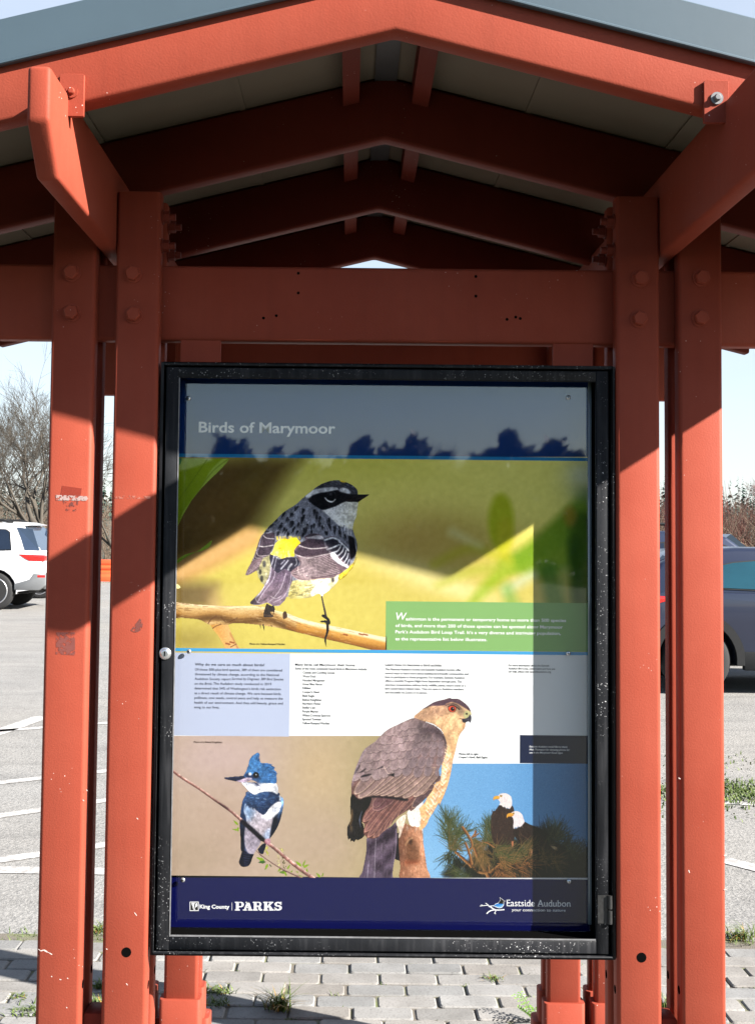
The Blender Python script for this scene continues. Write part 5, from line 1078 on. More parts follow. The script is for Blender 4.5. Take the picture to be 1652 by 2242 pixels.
# ------------------------------------------------------------------ lettering on the poster
def glyphs(s, bold=0., shear=0.):
    cu = bpy.data.curves.new('lettering', 'FONT'); cu.body = s; cu.offset = bold; cu.shear = shear; cu.resolution_u = 3
    ob = bpy.data.objects.new('lettering', cu); COL.objects.link(ob); bpy.context.view_layer.update()
    me = bpy.data.meshes.new_from_object(ob.evaluated_get(bpy.context.evaluated_depsgraph_get()))
    bpy.data.objects.remove(ob); bpy.data.curves.remove(cu)
    co = np.empty(len(me.vertices)*3); me.vertices.foreach_get('co', co); fs = [tuple(p.vertices) for p in me.polygons]
    bpy.data.meshes.remove(me); return co.reshape(-1, 3), fs
def text(name, rows, col, lift=.00030, bold=.006, shear=0., cap=None, parent=None, label=None):
    """rows: (string, x left, x right, baseline y[, shear, bold]) in photograph pixels; each row is fitted to its measured length"""
    m = MB()
    for row in rows:
        s, xl, xr, yb = row[:4]; sh = row[4] if len(row) > 4 else shear; bo = row[5] if len(row) > 5 else bold
        co, fs = glyphs(s, bo, sh); x0, x1 = co[:, 0].min(), co[:, 0].max()
        a, b = P(xl, yb, YP), P(xr, yb+(xr-xl)*.0104, YP); k = (b[0]-a[0])/(x1-x0); kz = k if cap is None else cap/1000./.73
        m.add([(a[0]+(v[0]-x0)*k, YP-lift, a[2]+v[1]*kz) for v in co], fs)
    return m.build(name, ink(col), parent or B, label)
def lr(zx, zy, k=3.3334): return lambda x, y: (zx+x/k, zy+y/k)
U1, U2, U3, U4 = lr(363.4, 806.2), lr(826, 806.2), lr(363.4, 1407.5), lr(826, 1407.5)
def R(U, s, x0, x1, y, *ex): return (s, U(x0, y)[0], U(x1, y)[0], U(x0, y)[1])+ex
text('title_text', [R(U1, 'Birds of Marymoor', 240, 1235, 465)], (252, 253, 255), bold=.018, cap=24.6)
text('intro_text', [R(U2, 'W', 135, 214, 1834, .2, .01)], (255, 255, 255), cap=17.)
text('intro_text', [R(U2, 'ashington is the permanent or temporary home to more than 500 species', 206, 1373, 1838), R(U2, 'of birds, and more than 200 of those species can be spotted along Marymoor', 130, 1350, 1886),
     R(U2, 'Park\u2019s Audubon Bird Loop Trail. It\u2019s a very diverse and intriguing population,', 130, 1335, 1932), R(U2, 'as the representative list below illustrates.', 130, 798, 1983)], (255, 255, 255), bold=.02, cap=7.2)
text('caption_text', [R(U1, 'Photo of a Yellow-Rumped Warbler.', 610, 872, 2016)], (60, 50, 20), shear=.2, bold=.016, cap=4.4)
DK = (34, 36, 48)
text('heading_text', [R(U3, 'Why do we care so much about birds?', 213, 720, 163)], DK, bold=.012, cap=5.9)
body = (('Of those 500-plus bird species, 389 of them are considered', 848, 200), ('threatened by climate change, according to the National', 825, 234), ('Audubon Society report ', 474, 268), ('', 0, 0), ('determined that 54% of Washington\u2019s birds risk extinction', 838, 337),
        ('as a direct result of climate change. We care because birds', 838, 372), ('pollinate, sow seeds, control pests and help us measure the', 853, 406), ('health of our environment. And they add beauty, grace and', 853, 441), ('song to our lives.', 391, 475))
rows = [R(U3, s, 212-k*.6, x1, y) for k, (s, x1, y) in enumerate(body) if s]
rows += [R(U3, 'Survival by Degrees: 389 Bird Species', 480, 858, 268, .22), R(U3, 'on the Brink.', 210, 340, 303, .22), R(U3, 'The Audubon study conducted in 2019', 346, 770, 303)]
text('body_text', rows, (50, 52, 64), cap=5.7, bold=.005)
text('heading_text', [R(U3, 'Many birds call Marymoor their home.', 943, 1382, 164)], DK, bold=.012, cap=5.4)
li = (('Canada and Cackling Goose', 1231, 221), ('Wood Duck', 1095, 249), ('Hooded Merganser', 1160, 278), ('Great Blue Heron', 1140, 306), ('Killdeer', 1060, 334), ('Cooper\u2019s Hawk', 1121, 363), ('Bald Eagle', 1083, 391), ('Belted Kingfisher', 1138, 420), ('Northern Flicker', 1131, 448),
      ('Steller\u2019s Jay', 1090, 477), ('Purple Martin', 1110, 505), ('White-Crowned Sparrow', 1201, 534), ('Spotted Towhee', 1131, 562), ('Yellow-Rumped Warbler', 1196, 591))
text('body_text', [R(U3, 'Some of the most commonly found birds in Marymoor include:', 942, 1466, 192)]+[R(U3, s, 999-k*.3, x1, y) for k, (s, x1, y) in enumerate(li)], (48, 50, 58), cap=5.0, bold=.010)
text('heading_text', [R(U4, 'Learn how to become a bird activist', 57, 467, 166)], (40, 42, 50), bold=.014, cap=5.6)
rt = (('The National Audubon Society and Eastside Audubon Society offer', 610, 197), ('several ways to learn more about building bird-friendly communities and', 662, 226), ('how to participate in those programs. For example, Eastside Audubon', 634, 254), ('offers a monthly Program Night from September through June. The', 613, 282),
      ('one-hour presentations address birds, wildlife, plants, nature travel or a', 645, 311), ('bird conservation-related topic. They are open to Audubon members', 629, 338), ('and the public via Zoom or in person.', 364, 366))
text('body_text', [R(U4, s, 56, x1, y) for s, x1, y in rt], (62, 64, 72), cap=4.9, bold=.008)
text('caption_text', [R(U4, 'For more information about the Eastside', 953, 1250, 168), R(U4, 'Audubon Bird Loop, conservation and how you', 953, 1294, 191), R(U4, 'can help, please visit eastsideaudubon.org.', 953, 1265, 213)], (44, 46, 52), shear=.2, bold=.012, cap=4.4)
text('caption_text', [R(U4, 'Photos left to right:', 593, 737, 814), R(U4, 'Cooper\u2019s Hawk, Bald Eagles.', 593, 803, 838)], (34, 36, 42), shear=.2, bold=.014, cap=4.5)
text('credit_text', [R(U4, 'Eastside Audubon would like to thank', 1106, 1385, 760), R(U4, 'Mick Thompson for donating photos for', 1106, 1400, 782), R(U4, 'use in the Marymoor Kiosk signs.', 1106, 1351, 804)], (240, 242, 248), shear=.2, bold=.014, cap=4.1)
text('caption_text', [R(U3, 'Photo of a Belted Kingfisher.', 203, 413, 727)], (84, 60, 52), shear=.2, bold=.016, cap=4.2)
# county parks mark
L1 = lr(396.5, 1903.1, 6.25); L2 = lr(1024.2, 1936.1, 6.25)
W_ = (250, 251, 255)
def shape(m, U, pts, lift=.0003):
    q = [P(*U(x, y), YP) for x, y in pts]; m.add([(p[0], YP-lift, p[2]) for p in q], [tuple(range(len(q)))]); return m
def bar(m, U, x0, y0, x1, y1, lift=.0003): return shape(m, U, ((x0, y0), (x1, y0), (x1, y1), (x0, y1)), lift)
lg = MB()
bar(lg, L1, 120, 438, 243, 447); bar(lg, L1, 120, 556, 243, 565); bar(lg, L1, 120, 447, 129, 556); bar(lg, L1, 234, 447, 243, 556); bar(lg, L1, 695, 450, 700, 559)
el = lg.build('county_emblem', ink(W_), B)
bar(MB(), L1, 129, 447, 234, 556, .00024).build('emblem_ground', ink((24, 24, 26)), el)
fc = MB()
shape(fc, L1, ((143, 452), (196, 452), (182, 470), (178, 496), (186, 502), (172, 512), (158, 500), (150, 480))); shape(fc, L1, ((196, 452), (224, 458), (226, 494), (210, 512), (200, 520), (192, 506), (200, 494), (192, 480), (210, 466)))
shape(fc, L1, ((158, 504), (176, 518), (192, 516), (186, 534), (196, 540), (194, 548), (176, 550), (164, 532))); fc.build('emblem_face', ink(W_), el)
fd = MB(); shape(fd, L1, ((160, 466), (172, 468), (168, 478), (160, 474)), .00036); shape(fd, L1, ((170, 528), (186, 526), (184, 532), (172, 534)), .00036); fd.build('emblem_features', ink((24, 24, 26)), el)  # dark eye and moustache marks of the printed face
text('county_text', [R(L1, 'King County', 256, 663, 530)], W_, bold=.03, cap=8.6)
pk = MB(); yt, yb = 440, 559
def slab(x0, x1, y): bar(pk, L1, x0, y, x1, y+14)
# P A R K S in a heavy slab face
slab(737, 800, yt); slab(737, 806, yb-14); bar(pk, L1, 752, yt+14, 790, yb-14)
ar = lambda cx, cy, rx, ry, a0, a1, n=14: [(cx+rx*math.cos(rad(a)), cy+ry*math.sin(rad(a))) for a in np.linspace(a0, a1, n)]
def ring(cx, cy, ro, ryo, ri, ryi, a0, a1):
    o, i = ar(cx, cy, ro, ryo, a0, a1), ar(cx, cy, ri, ryi, a0, a1)
    for k in range(13): shape(pk, L1, (o[k], o[k+1], i[k+1], i[k]))
bar(pk, L1, 790, yt, 820, yt+13); bar(pk, L1, 790, yt+60, 820, yt+74); ring(818, yt+37, 42, 37, 12, 23, -90, 90)
slab(846, 900, yb-14); slab(916, 976, yb-14); shape(pk, L1, ((862, yb-14), (884, yb-14), (914, yt+40), (902, yt))); shape(pk, L1, ((902, yt), (932, yt), (966, yb-14), (926, yb-14), (905, yt+34))); bar(pk, L1, 884, yt+72, 930, yt+86); slab(884, 934, yt)
slab(982, 1042, yt); slab(982, 1050, yb-14); bar(pk, L1, 996, yt+14, 1034, yb-14); bar(pk, L1, 1034, yt, 1062, yt+13); bar(pk, L1, 1034, yt+52, 1062, yt+66); ring(1060, yt+33, 40, 33, 12, 20, -90, 90); shape(pk, L1, ((1052, yt+62), (1086, yt+62), (1094, yb-20), (1112, yb-16), (1110, yb), (1080, yb+3), (1062, yb-12)))
slab(1124, 1188, yt); slab(1124, 1188, yb-14); bar(pk, L1, 1138, yt+14, 1176, yb-14); slab(1200, 1262, yt); slab(1204, 1270, yb-14); shape(pk, L1, ((1176, yt+62), (1214, yt+14), (1250, yt+14), (1194, yt+76), (1176, yt+86))); shape(pk, L1, ((1190, yt+58), (1216, yt+46), (1258, yb-14), (1214, yb-14)))
ring(1326, yt+33, 48, 33, 16, 18, -10, -270); ring(1326, yb-36, 54, 37, 18, 20, -90, 170); bar(pk, L1, 1358, yt, 1374, yt+40); bar(pk, L1, 1276, yb-42, 1292, yb)
pk.build('parks_text', ink(W_), B)
# bird society mark
def serif_text(rows, name):
    o = text(name, rows, W_, bold=.0, cap=15.2)
    return o
serif_text([R(L2, 'Eastside Audubon', 525, 1395, 293)], 'society_text')
sf = MB()
for x0, x1, y in ((523, 552, 204), (523, 552, 290), (523, 585, 290), (948, 980, 292), (1000, 1032, 292)): bar(sf, L2, x0, y, x1, y+6)
for x in (690, 730, 790, 850, 1052, 1090, 1152, 1196, 1212, 1352, 1392): bar(sf, L2, x-10, 290, x+13, 295)
sf.build('letter_serif', ink(W_), B)
text('tagline_text', [R(L2, 'your connection to nature', 594, 1330, 361)], W_, bold=.004, cap=6.4)
bm_ = MB()
def ribbon(m, U, pts, wd, lift):
    pts = cat(pts, False, 4); n = len(pts)
    for i in range(n-1):
        d = pts[i+1]-pts[i]; d = np.array((-d[1], d[0]))/max(np.hypot(*d), .01)*wd/2; shape(m, U, (pts[i]-d, pts[i+1]-d, pts[i+1]+d, pts[i]+d), lift+i*2e-7)
for pts, wd in ((((158, 292), (200, 286), (278, 280)), 9), (((178, 272), (200, 288)), 8), (((236, 250), (262, 268), (282, 290)), 9), (((300, 300), (330, 322), (370, 344)), 15), (((252, 398), (285, 366), (340, 346), (420, 346), (494, 340)), 15), (((375, 350), (368, 380), (352, 390)), 10), (((366, 384), (374, 404)), 9)): ribbon(bm_, L2, pts, wd, .00028)
ol_ = cat(((276, 300), (290, 288), (350, 282), (372, 262), (412, 244), (436, 206), (430, 172), (470, 202), (490, 216), (510, 224), (488, 232), (488, 270), (470, 304), (430, 322), (380, 308), (340, 292), (296, 306)), True, 3)
shape(bm_, L2, ol_, .00032); sm_ = bm_.build('society_emblem', ink(W_), B)
m = MB(); shape(m, L2, cat(((282, 299), (300, 292), (350, 286), (376, 266), (414, 258), (482, 262), (464, 300), (428, 314), (384, 302), (340, 288)), True, 3), .00036); m.build('emblem_bird', ink((120, 186, 240)), sm_)
m = MB(); shape(m, L2, cat(((352, 286), (378, 266), (414, 258), (470, 262), (452, 280), (410, 290), (372, 292)), True, 3), .0004); m.build('emblem_wing', ink((52, 140, 226)), sm_)
m = MB(); shape(m, L2, ((404, 256), (416, 246), (440, 210), (434, 178), (468, 206), (488, 218), (502, 224), (484, 230), (482, 264), (440, 262)), .0004); m.build('emblem_head', ink((20, 20, 24)), sm_)
m = MB()
for x in (412, 436): ribbon(m, L2, ((x, 316), (x+14, 330), (x+28, 342)), 3, .00042)
m.build('emblem_legs', ink((30, 30, 60)), sm_)
# screws that hold the poster
for x, y in ((413, 872), (1243, 870), (414, 1426), (1243, 1430), (400.5, 1926), (1245, 1929)):
    q = P(x, y, .064); m = MB(); cc = (q[0], .0644, q[2])
    m.lathe([(.0052, 0), (.0052, .0008), (.0046, .0022), (.0030, .0032), (.0012, .0035)], cc, (0, -1, 0), 20)
    sc_ = m.build('screw', M['galv'], B)
    MB().box(q[0]-.0026, q[0]+.0026, .0605, .0612, q[2]-.0005, q[2]+.0005).box(q[0]-.0005, q[0]+.0005, .0604, .0613, q[2]-.0026, q[2]+.0026).build('screw_slot', M['hole'], sc_)

# ------------------------------------------------------------------ vehicles
def car_paint(name, c, metal=0.):
    t = NT(name); v = t.coord(); c = np.array(c); t.base(t.mix(t.noise(v, 3, 2), c*.97, np.minimum(c*1.03, 1))); t.set(Roughness=.28, Metallic=metal, Coat_Weight=.45, Coat_Roughness=.06); return t.m
M['tyre'] = plain('tyre_rubber', (.009, .009, .0095), .8, 0, .3, 40, .1)
M['rim'] = plain('alloy', (.50, .50, .52), .3, .8, .1, 20)
M['trim'] = plain('dark_plastic', (.011, .0115, .0125), .7, 0, .15, 30, 0, 0, .2)
M['lamp'] = plain('red_lamp_lens', (.55, .012, .010), .15, 0, .25, 30, coat=.6)
M['lampw'] = plain('clear_lamp_lens', (.75, .72, .72), .15, 0, .1, 30, coat=.6)
def car_glass(name, tint):
    t = NT(name); v = t.coord(); t.base(t.mix(t.noise(v, 2.5, 3), np.array(tint)*.6, np.array(tint)*1.3)); t.set(Roughness=.04, Specular_IOR_Level=.8, Coat_Weight=.5, Coat_Roughness=.02); return t.m
M['glass'] = car_glass('dark_car_glass', (.008, .012, .022))
M['glass_teal'] = car_glass('teal_car_glass', (.006, .040, .055))
def arc(cx, cz, r, a0, a1, n=12): return [(cx+r*math.cos(rad(a)), cz+r*math.sin(rad(a))) for a in np.linspace(a0, a1, n)]
def car(name, label, loc, rz, paint, glass, L, W, prof_top, roof, wheel_r, xr, xf, sill=.27, belt=1.0, group=None, lower=None, tail=None, rails=False, spokes=5, skirt=True, hitch=False):
    """local axes: x forward from the rear bumper, y to the left, z up. prof_top runs from rear bumper bottom over the top to the front; roof is the cabin outline"""
    T = thing(name, label, 'car', loc, rz, group); Z0 = (0, 0, 0); hw = W/2; ra = wheel_r*1.17
    bot = [(xf+ra+.02, sill)]+arc(xf, wheel_r, ra, -8, 188)[:]+[(xf-ra-.02, sill), (xr+ra+.02, sill)]+arc(xr, wheel_r, ra, -8, 188)[:]+[(xr-ra-.02, sill+.03)]
    poly = prof_top+bot
    bd = MB().prism(poly, -hw, hw, 'xz').build('body', paint, T, off=Z0, bevel=.055, seg=3)
    zs = [p[1] for p in roof]; zlo, zhi = min(zs), max(zs)
    def yy(z): return hw-.035-.17*((z-zlo)/(zhi-zlo))**1.3
    n = len(roof); vs = [(x, -yy(z), z) for x, z in roof]+[(x, yy(z), z) for x, z in roof]
    cb = MB().add(vs, [tuple(range(n))[::-1], tuple(range(n, 2*n))]+[(i, (i+1) % n, n+(i+1) % n, n+i) for i in range(n)]).build('cabin', paint, T, off=Z0, bevel=.05, seg=3)
    def sidepane(nm, pts, s, mat=None, lift=.006, parent=None, th=.012):
        a = [(x, s*(yy(max(z, zlo))+lift), z) for x, z in pts]; b = [(x, s*(yy(max(z, zlo))+lift-th), z) for x, z in pts]; k = len(pts)
        return MB().add(a+b, [tuple(range(k)), tuple(range(k, 2*k))[::-1]]+[(i, (i+1) % k, k+(i+1) % k, k+i) for i in range(k)]).build(nm, mat or glass, parent or T, off=Z0)
    def pillar_panes(panes):
        for s in (-1, 1):
            for pts in panes:
                f = sidepane('window_frame', [(x+(x-sum(q[0] for q in pts)/len(pts))*.05, z+(z-sum(q[1] for q in pts)/len(pts))*.09) for x, z in pts], s, M['trim'], .004)
                sidepane('window', pts, s, lift=.009)
    T_wheels = []
    for x in (xr, xf):
        for s in (-1, 1):
            c0 = (x, s*(hw-.115), wheel_r); r = wheel_r
            w_ = MB().lathe([(r*.70, -.10), (r*.92, -.108), (r*.985, -.085), (r, -.05), (r, .05), (r*.985, .085), (r*.92, .108), (r*.70, .10)], c0, (0, s, 0), 40).build('wheel', M['tyre'], T, off=Z0)
            rm = MB(); rm.lathe([(r*.60, .02), (r*.70, .095), (r*.72, .102), (r*.66, .102), (r*.60, .06)], c0, (0, s, 0), 36); rm.lathe([(r*.15, .02), (r*.15, .085), (r*.06, .09)], c0, (0, s, 0), 16)
            for k in range(spokes):
                a = 2*math.pi*k/spokes+.3; ca, sa = math.cos(a), math.sin(a); px, pz = -sa, ca; q = []
                for rr, hw_, h_ in ((r*.12, r*.09, .085), (r*.64, r*.12, .070)):
                    for d in (0, -.03):
                        for e in (-1, 1): q.append((c0[0]+ca*rr+px*hw_*e, c0[1]+s*(h_+d), c0[2]+sa*rr+pz*hw_*e))
                rm.add(q, [(0, 1, 5, 4), (2, 3, 7, 6), (0, 2, 6, 4), (1, 3, 7, 5), (0, 1, 3, 2), (4, 5, 7, 6)])
            rm.build('rim', M['rim'], w_, off=Z0)
            MB().lathe([(r*.6, 0), (r*.6, .012)], c0, (0, s, 0), 30).build('brake_disc', M['trim'], w_, off=Z0)
            if lower is not None:
                o, i_ = arc(x, wheel_r, ra+.075, -6, 186, 22), arc(x, wheel_r, ra-.008, -6, 186, 22); m = MB()
                for k in range(21):
                    q = (o[k], o[k+1], i_[k+1], i_[k]); m.add([(u, s*(hw+.014), v) for u, v in q]+[(u, s*(hw-.06), v) for u, v in q], [(0, 1, 2, 3), (0, 1, 5, 4), (2, 3, 7, 6)])
                m.build('arch_trim', lower, T, off=Z0)
    MB().box(xr-ra+.02, xf+ra-.02, -hw+.24, hw-.24, sill-.03, belt*.9).build('underbody', M['trim'], T, off=Z0)
    if lower is not None and skirt:
        for s in (-1, 1): MB().box(xr+ra+.06, xf-ra-.06, min(s*(hw-.06), s*(hw+.016)), max(s*(hw-.06), s*(hw+.016)), sill-.05, sill+.14).build('side_skirt', lower, T, off=Z0, bevel=.015)
    return T, pillar_panes, sidepane, yy, cb
# white sport utility at the left: its tail just shows
def suv_white():
    L, W, r = 4.78, 1.90, .378
    loc = P(108, 1220, 21.4+.95); x_rear = -6.12
    prof = [(.10, .43), (.03, .52), (.03, .62), (.05, .80), (.10, 1.12), (.30, 1.17), (3.45, 1.12), (3.75, 1.08), (4.55, .97), (4.72, .85), (4.78, .6), (4.70, .30)]
    roof = [(.10, 1.13), (.33, 1.46), (.52, 1.69), (.75, 1.735), (1.8, 1.755), (2.7, 1.72), (3.0, 1.66), (3.85, 1.12)]
    T, panes, sp, yy, cb = car('white_suv', 'white sport utility vehicle with red tail lamp parked behind the left posts', (x_rear, 21.4+.95, ZG), math.pi, car_paint('white_car_paint', (.62, .62, .63)), M['glass'], L, W, prof, roof, r, 1.02, 3.82, .34, 1.12)
    panes([[(.72, 1.21), (.78, 1.55), (.86, 1.60), (1.78, 1.63), (1.78, 1.18)], [(1.90, 1.18), (1.90, 1.635), (2.75, 1.61), (2.75, 1.17)], [(2.86, 1.17), (2.86, 1.60), (3.02, 1.56), (3.55, 1.18)]])
    hw = W/2
    # rear window, wrapping into the side
    A, Bq = (.335, 1.46), (.535, 1.68)
    q = [(.16, -.76, 1.19), (.16, .76, 1.19), (.49, .70, 1.665), (.49, -.70, 1.665)]; n_ = Vector((-.82, 0, .57))*.012
    g = []
    for (x, y, z) in q: g.append((x, y, z))
    off = lambda p, k: (p[0]-.06*k-.006, p[1], p[2]+.0*k)
    f0_ = [off(p, .35) for p in q]; f1_ = [(p[0]+.05, p[1], p[2]) for p in q]
    MB().add(f0_+f1_, [(0, 1, 2, 3), (0, 1, 5, 4), (1, 2, 6, 5), (2, 3, 7, 6), (3, 0, 4, 7)]).build('rear_window', car_glass('rear_glass', (.02, .03, .05)), T, off=(0, 0, 0))
    for s in (-1, 1):
        MB().add([(.62, s*(yy(1.62)+.006), 1.655), (.30, s*(yy(1.45)-.0), 1.62), (.14, s*(yy(1.19)+.004), 1.195), (.43, s*(yy(1.2)+.006), 1.20)]+[(.62, s*(yy(1.62)-.02), 1.655), (.30, s*(yy(1.45)-.03), 1.62), (.14, s*(yy(1.19)-.03), 1.195), (.43, s*(yy(1.2)-.02), 1.20)], [(0, 1, 2, 3), (4, 5, 6, 7), (0, 1, 5, 4), (1, 2, 6, 5), (2, 3, 7, 6), (3, 0, 4, 7)]).build('corner_window', car_glass('corner_glass', (.03, .045, .075)), T, off=(0, 0, 0))
        lam = [(.02, .98), (.02, 1.10), (.22, 1.12), (.54, 1.11), (.42, 1.03), (.33, .985)]
        MB().prism(lam, min(s*(hw-.15), s*(hw+.012)), max(s*(hw-.15), s*(hw+.012)), 'xz').build('tail_lamp', M['lamp'], T, off=(0, 0, 0), bevel=.012)
        lw_ = [(.01, 1.10), (.02, 1.165), (.24, 1.185), (.50, 1.135), (.54, 1.112)]
        MB().prism(lw_, min(s*(hw-.15), s*(hw+.016)), max(s*(hw-.15), s*(hw+.016)), 'xz').build('lamp_cover', M['lampw'], T, off=(0, 0, 0), bevel=.01)
        MB().box(.0, .16, min(s*(hw-.12), s*(hw+.012)), max(s*(hw-.12), s*(hw+.012)), .655, .705).build('reflector', M['lamp'], T, off=(0, 0, 0), bevel=.01)
        MB().prism([(-.01, .50), (-.015, .72), (.24, .74), (.32, .62), (.62, .53), (.62, .40), (.12, .40)], min(s*(hw-.10), s*(hw+.008)), max(s*(hw-.10), s*(hw+.008)), 'xz').build('bumper_corner', plain('grey_bumper', (.13, .135, .14), .5), T, off=(0, 0, 0), bevel=.02)
        rl = MB(); rl.tube([(.75, s*.66, 1.735), (.95, s*.665, 1.80), (2.6, s*.665, 1.79), (2.85, s*.66, 1.71)], [.028, .024, .024, .028], 8); rl.build('roof_rail', M['trim'], T, off=(0, 0, 0))
        MB().prism([(3.05, .95), (3.05, 1.02), (3.28, 1.02), (3.28, .95)], min(s*(hw-.005), s*(hw+.03)), max(s*(hw-.005), s*(hw+.03)), 'xz').build('door_handle', M['rim'], T, off=(0, 0, 0))
    MB().box(-.02, .06, -hw+.08, hw-.08, .42, .74).build('rear_bumper', plain('grey_bumper_back', (.13, .135, .14), .5), T, off=(0, 0, 0), bevel=.02)
    MB().prism([(.36, 1.70), (.62, 1.76), (1.0, 1.765), (.9, 1.72), (.5, 1.68)], -.66, .66, 'xz').build('roof_spoiler', car_paint('white_spoiler', (.6, .6, .61)), T, off=(0, 0, 0), bevel=.015)
    MB().tube([(.5, -.55, .33), (.1, -.55, .33), (.0, -.55, .32)], .035, 10).build('exhaust', M['trim'], T, off=(0, 0, 0))
    MB().box(.35, 1.0, -hw+.1, hw-.1, .33, .46).build('rear_valance', M['trim'], T, off=(0, 0, 0), bevel=.03)
suv_white()
def saloon(name, label, loc, rz, paint, glass, tail=True):
    prof = [(.10, .30), (.0, .45), (.02, .80), (.10, 1.0), (.75, 1.03), (3.0, .98), (3.6, .92), (4.35, .78), (4.5, .55), (4.45, .25)]
    roof = [(.70, 1.0), (1.35, 1.38), (1.75, 1.45), (2.4, 1.45), (2.7, 1.40), (3.45, .96)]
    T, panes, sp, yy, cb = car(name, label, loc, rz, paint, glass, 4.5, 1.78, prof, roof, .315, .92, 3.55, .24, 1.0, spokes=7)
    panes([[(1.15, 1.05), (1.45, 1.33), (1.98, 1.36), (1.98, 1.04)], [(2.06, 1.04), (2.06, 1.36), (2.6, 1.33), (3.1, 1.02)]])
    for s in (-1, 1): MB().prism([(.0, .72), (.0, .92), (.30, .95), (.34, .78)], min(s*.8, s*.90), max(s*.8, s*.90), 'xz').build('tail_lamp', M['lamp'], T, off=(0, 0, 0), bevel=.012)
    return T
saloon('saloon_car', 'pale blue saloon car mostly hidden behind the white vehicle', (-6.4, 25.6+.89, ZG), math.pi, car_paint('pale_blue_paint', (.36, .46, .58), .2), M['glass'])
# grey-blue crossover at the right
def crossover(name, label, loc, paint, glass, rails=False, hgt=1.0, arch=True):
    r = .35; prof = [(.12, .34), (.02, .50), (.02, .74), (.10, .98), (.50, 1.04), (3.0, 1.02), (3.5, .98), (4.1, .88), (4.28, .72), (4.30, .5), (4.22, .26)]
    roof = [(.22, 1.0), (.50, 1.34), (.78, 1.46), (1.3, 1.50), (2.2, 1.495), (2.55, 1.45), (3.35, 1.0)]; roof = [(x, 1.0+(z-1.0)*hgt) for x, z in roof]
    T, panes, sp, yy, cb = car(name, label, loc, 0, paint, glass, 4.3, 1.80, prof, roof, r, .84, 3.42, .30, 1.02, lower=M['trim'] if arch else None, spokes=6)
    h = lambda z: 1.0+(z-1.0)*hgt
    panes([[(.66, h(1.10)), (.90, h(1.26)), (1.25, h(1.34)), (1.70, h(1.38)), (1.70, h(1.065))], [(1.79, h(1.065)), (1.79, h(1.385)), (2.42, h(1.38)), (2.60, h(1.33)), (3.02, h(1.06))]])
    hw = .9
    for s in (-1, 1):
        MB().prism([(.0, .86), (.02, 1.0), (.42, 1.0), (.66, .985), (.40, .91), (.2, .86)], min(s*(hw-.14), s*(hw+.012)), max(s*(hw-.14), s*(hw+.012)), 'xz').build('tail_lamp', M['lamp'], T, off=(0, 0, 0), bevel=.012)
        for x in (1.72, 2.62): MB().prism([(x, .90), (x, .93), (x+.2, .93), (x+.2, .90)], min(s*(hw-.005), s*(hw+.03)), max(s*(hw-.005), s*(hw+.03)), 'xz').build('door_handle', paint, T, off=(0, 0, 0), bevel=.01)
        for x in (1.66, 2.70): MB().box(x, x+.008, min(s*(hw+.0005), s*(hw-.02)), max(s*(hw+.0005), s*(hw-.02)), .42, 1.0).build('door_gap', M['hole'], T, off=(0, 0, 0))
        MB().prism([(2.95, 1.06), (2.95, 1.17), (3.12, 1.17), (3.17, 1.06)], min(s*(hw-.02), s*(hw+.15)), max(s*(hw-.02), s*(hw+.15)), 'xz').build('wing_mirror', paint, T, off=(0, 0, 0), bevel=.02)
        if rails: MB().tube([(.8, s*.6, h(1.50)), (1.0, s*.6, h(1.50)+.07), (2.2, s*.6, h(1.54)+.05), (2.45, s*.6, h(1.5))], .02, 8).build('roof_rail', M['trim'], T, off=(0, 0, 0))
    q = [(.255, -.66, h(1.06)), (.255, .66, h(1.06)), (.60, .60, h(1.40)), (.60, -.60, h(1.40))]
    MB().add([(x-.035, y, z+.012) for x, y, z in q]+[(x+.05, y, z-.03) for x, y, z in q], [(0, 1, 2, 3), (0, 1, 5, 4), (1, 2, 6, 5), (2, 3, 7, 6), (3, 0, 4, 7)]).build('rear_window', M['glass'], T, off=(0, 0, 0))
    q = [(3.29, -.70, 1.05), (3.29, .70, 1.05), (2.62, .62, h(1.46)), (2.62, -.62, h(1.46))]
    MB().add([(x+.02, y, z+.02) for x, y, z in q]+[(x-.05, y, z-.03) for x, y, z in q], [(0, 1, 2, 3), (0, 1, 5, 4), (1, 2, 6, 5), (2, 3, 7, 6), (3, 0, 4, 7)]).build('windscreen', glass, T, off=(0, 0, 0))
    return T
c_ = G(1526, 1518)
crossover('crossover_car', 'slate blue grey crossover car with teal windows and black arch trim at the right', (c_[0]-.84, c_[1]+.9, ZG), car_paint('slate_blue_paint', (.011, .015, .032), 0), M['glass_teal'])
crossover('crossover_car', 'dark navy car with a curved roof parked behind the slate crossover', (2.42, 14.2, ZG), car_paint('navy_paint', (.02, .028, .055), .3), M['glass'], True, 1.36, False)

# orange water-filled barrier along the lot
def barrier(x, y, label, rz=0.):
    th = thing('road_barrier', label, 'barrier', (x, y, ZG), rz, 'orange plastic barriers along the lot'); z = [(-.26, 0), (.26, 0), (.26, .16), (.20, .22), (.20, .30), (.13, .34), (.17, .40), (.17, .46), (.10, .50), (.13, .56), (.13, .68), (-.13, .68), (-.13, .56), (-.10, .50), (-.17, .46), (-.17, .40), (-.13, .34), (-.20, .30), (-.20, .22), (-.26, .16)]
    MB().prism(z, -.93, .93, 'yz').build('barrier_shell', M['orange'], th, off=(0, 0, 0), bevel=.015)
    m = MB()
    for s in (-.5, .5): m.box(s-.14, s+.14, -.275, .275, .02, .11)
    m.build('fork_slot', M['hole'], th, off=(0, 0, 0)); m = MB(); m.tube([(.96, 0, .0), (.96, 0, .66)], .03, 8); m.build('joint_pin', M['trim'], th, off=(0, 0, 0))
M['orange'] = plain('orange_plastic', (.62, .075, .02), .5, 0, .15, 5)
bx = G(232, 1272)
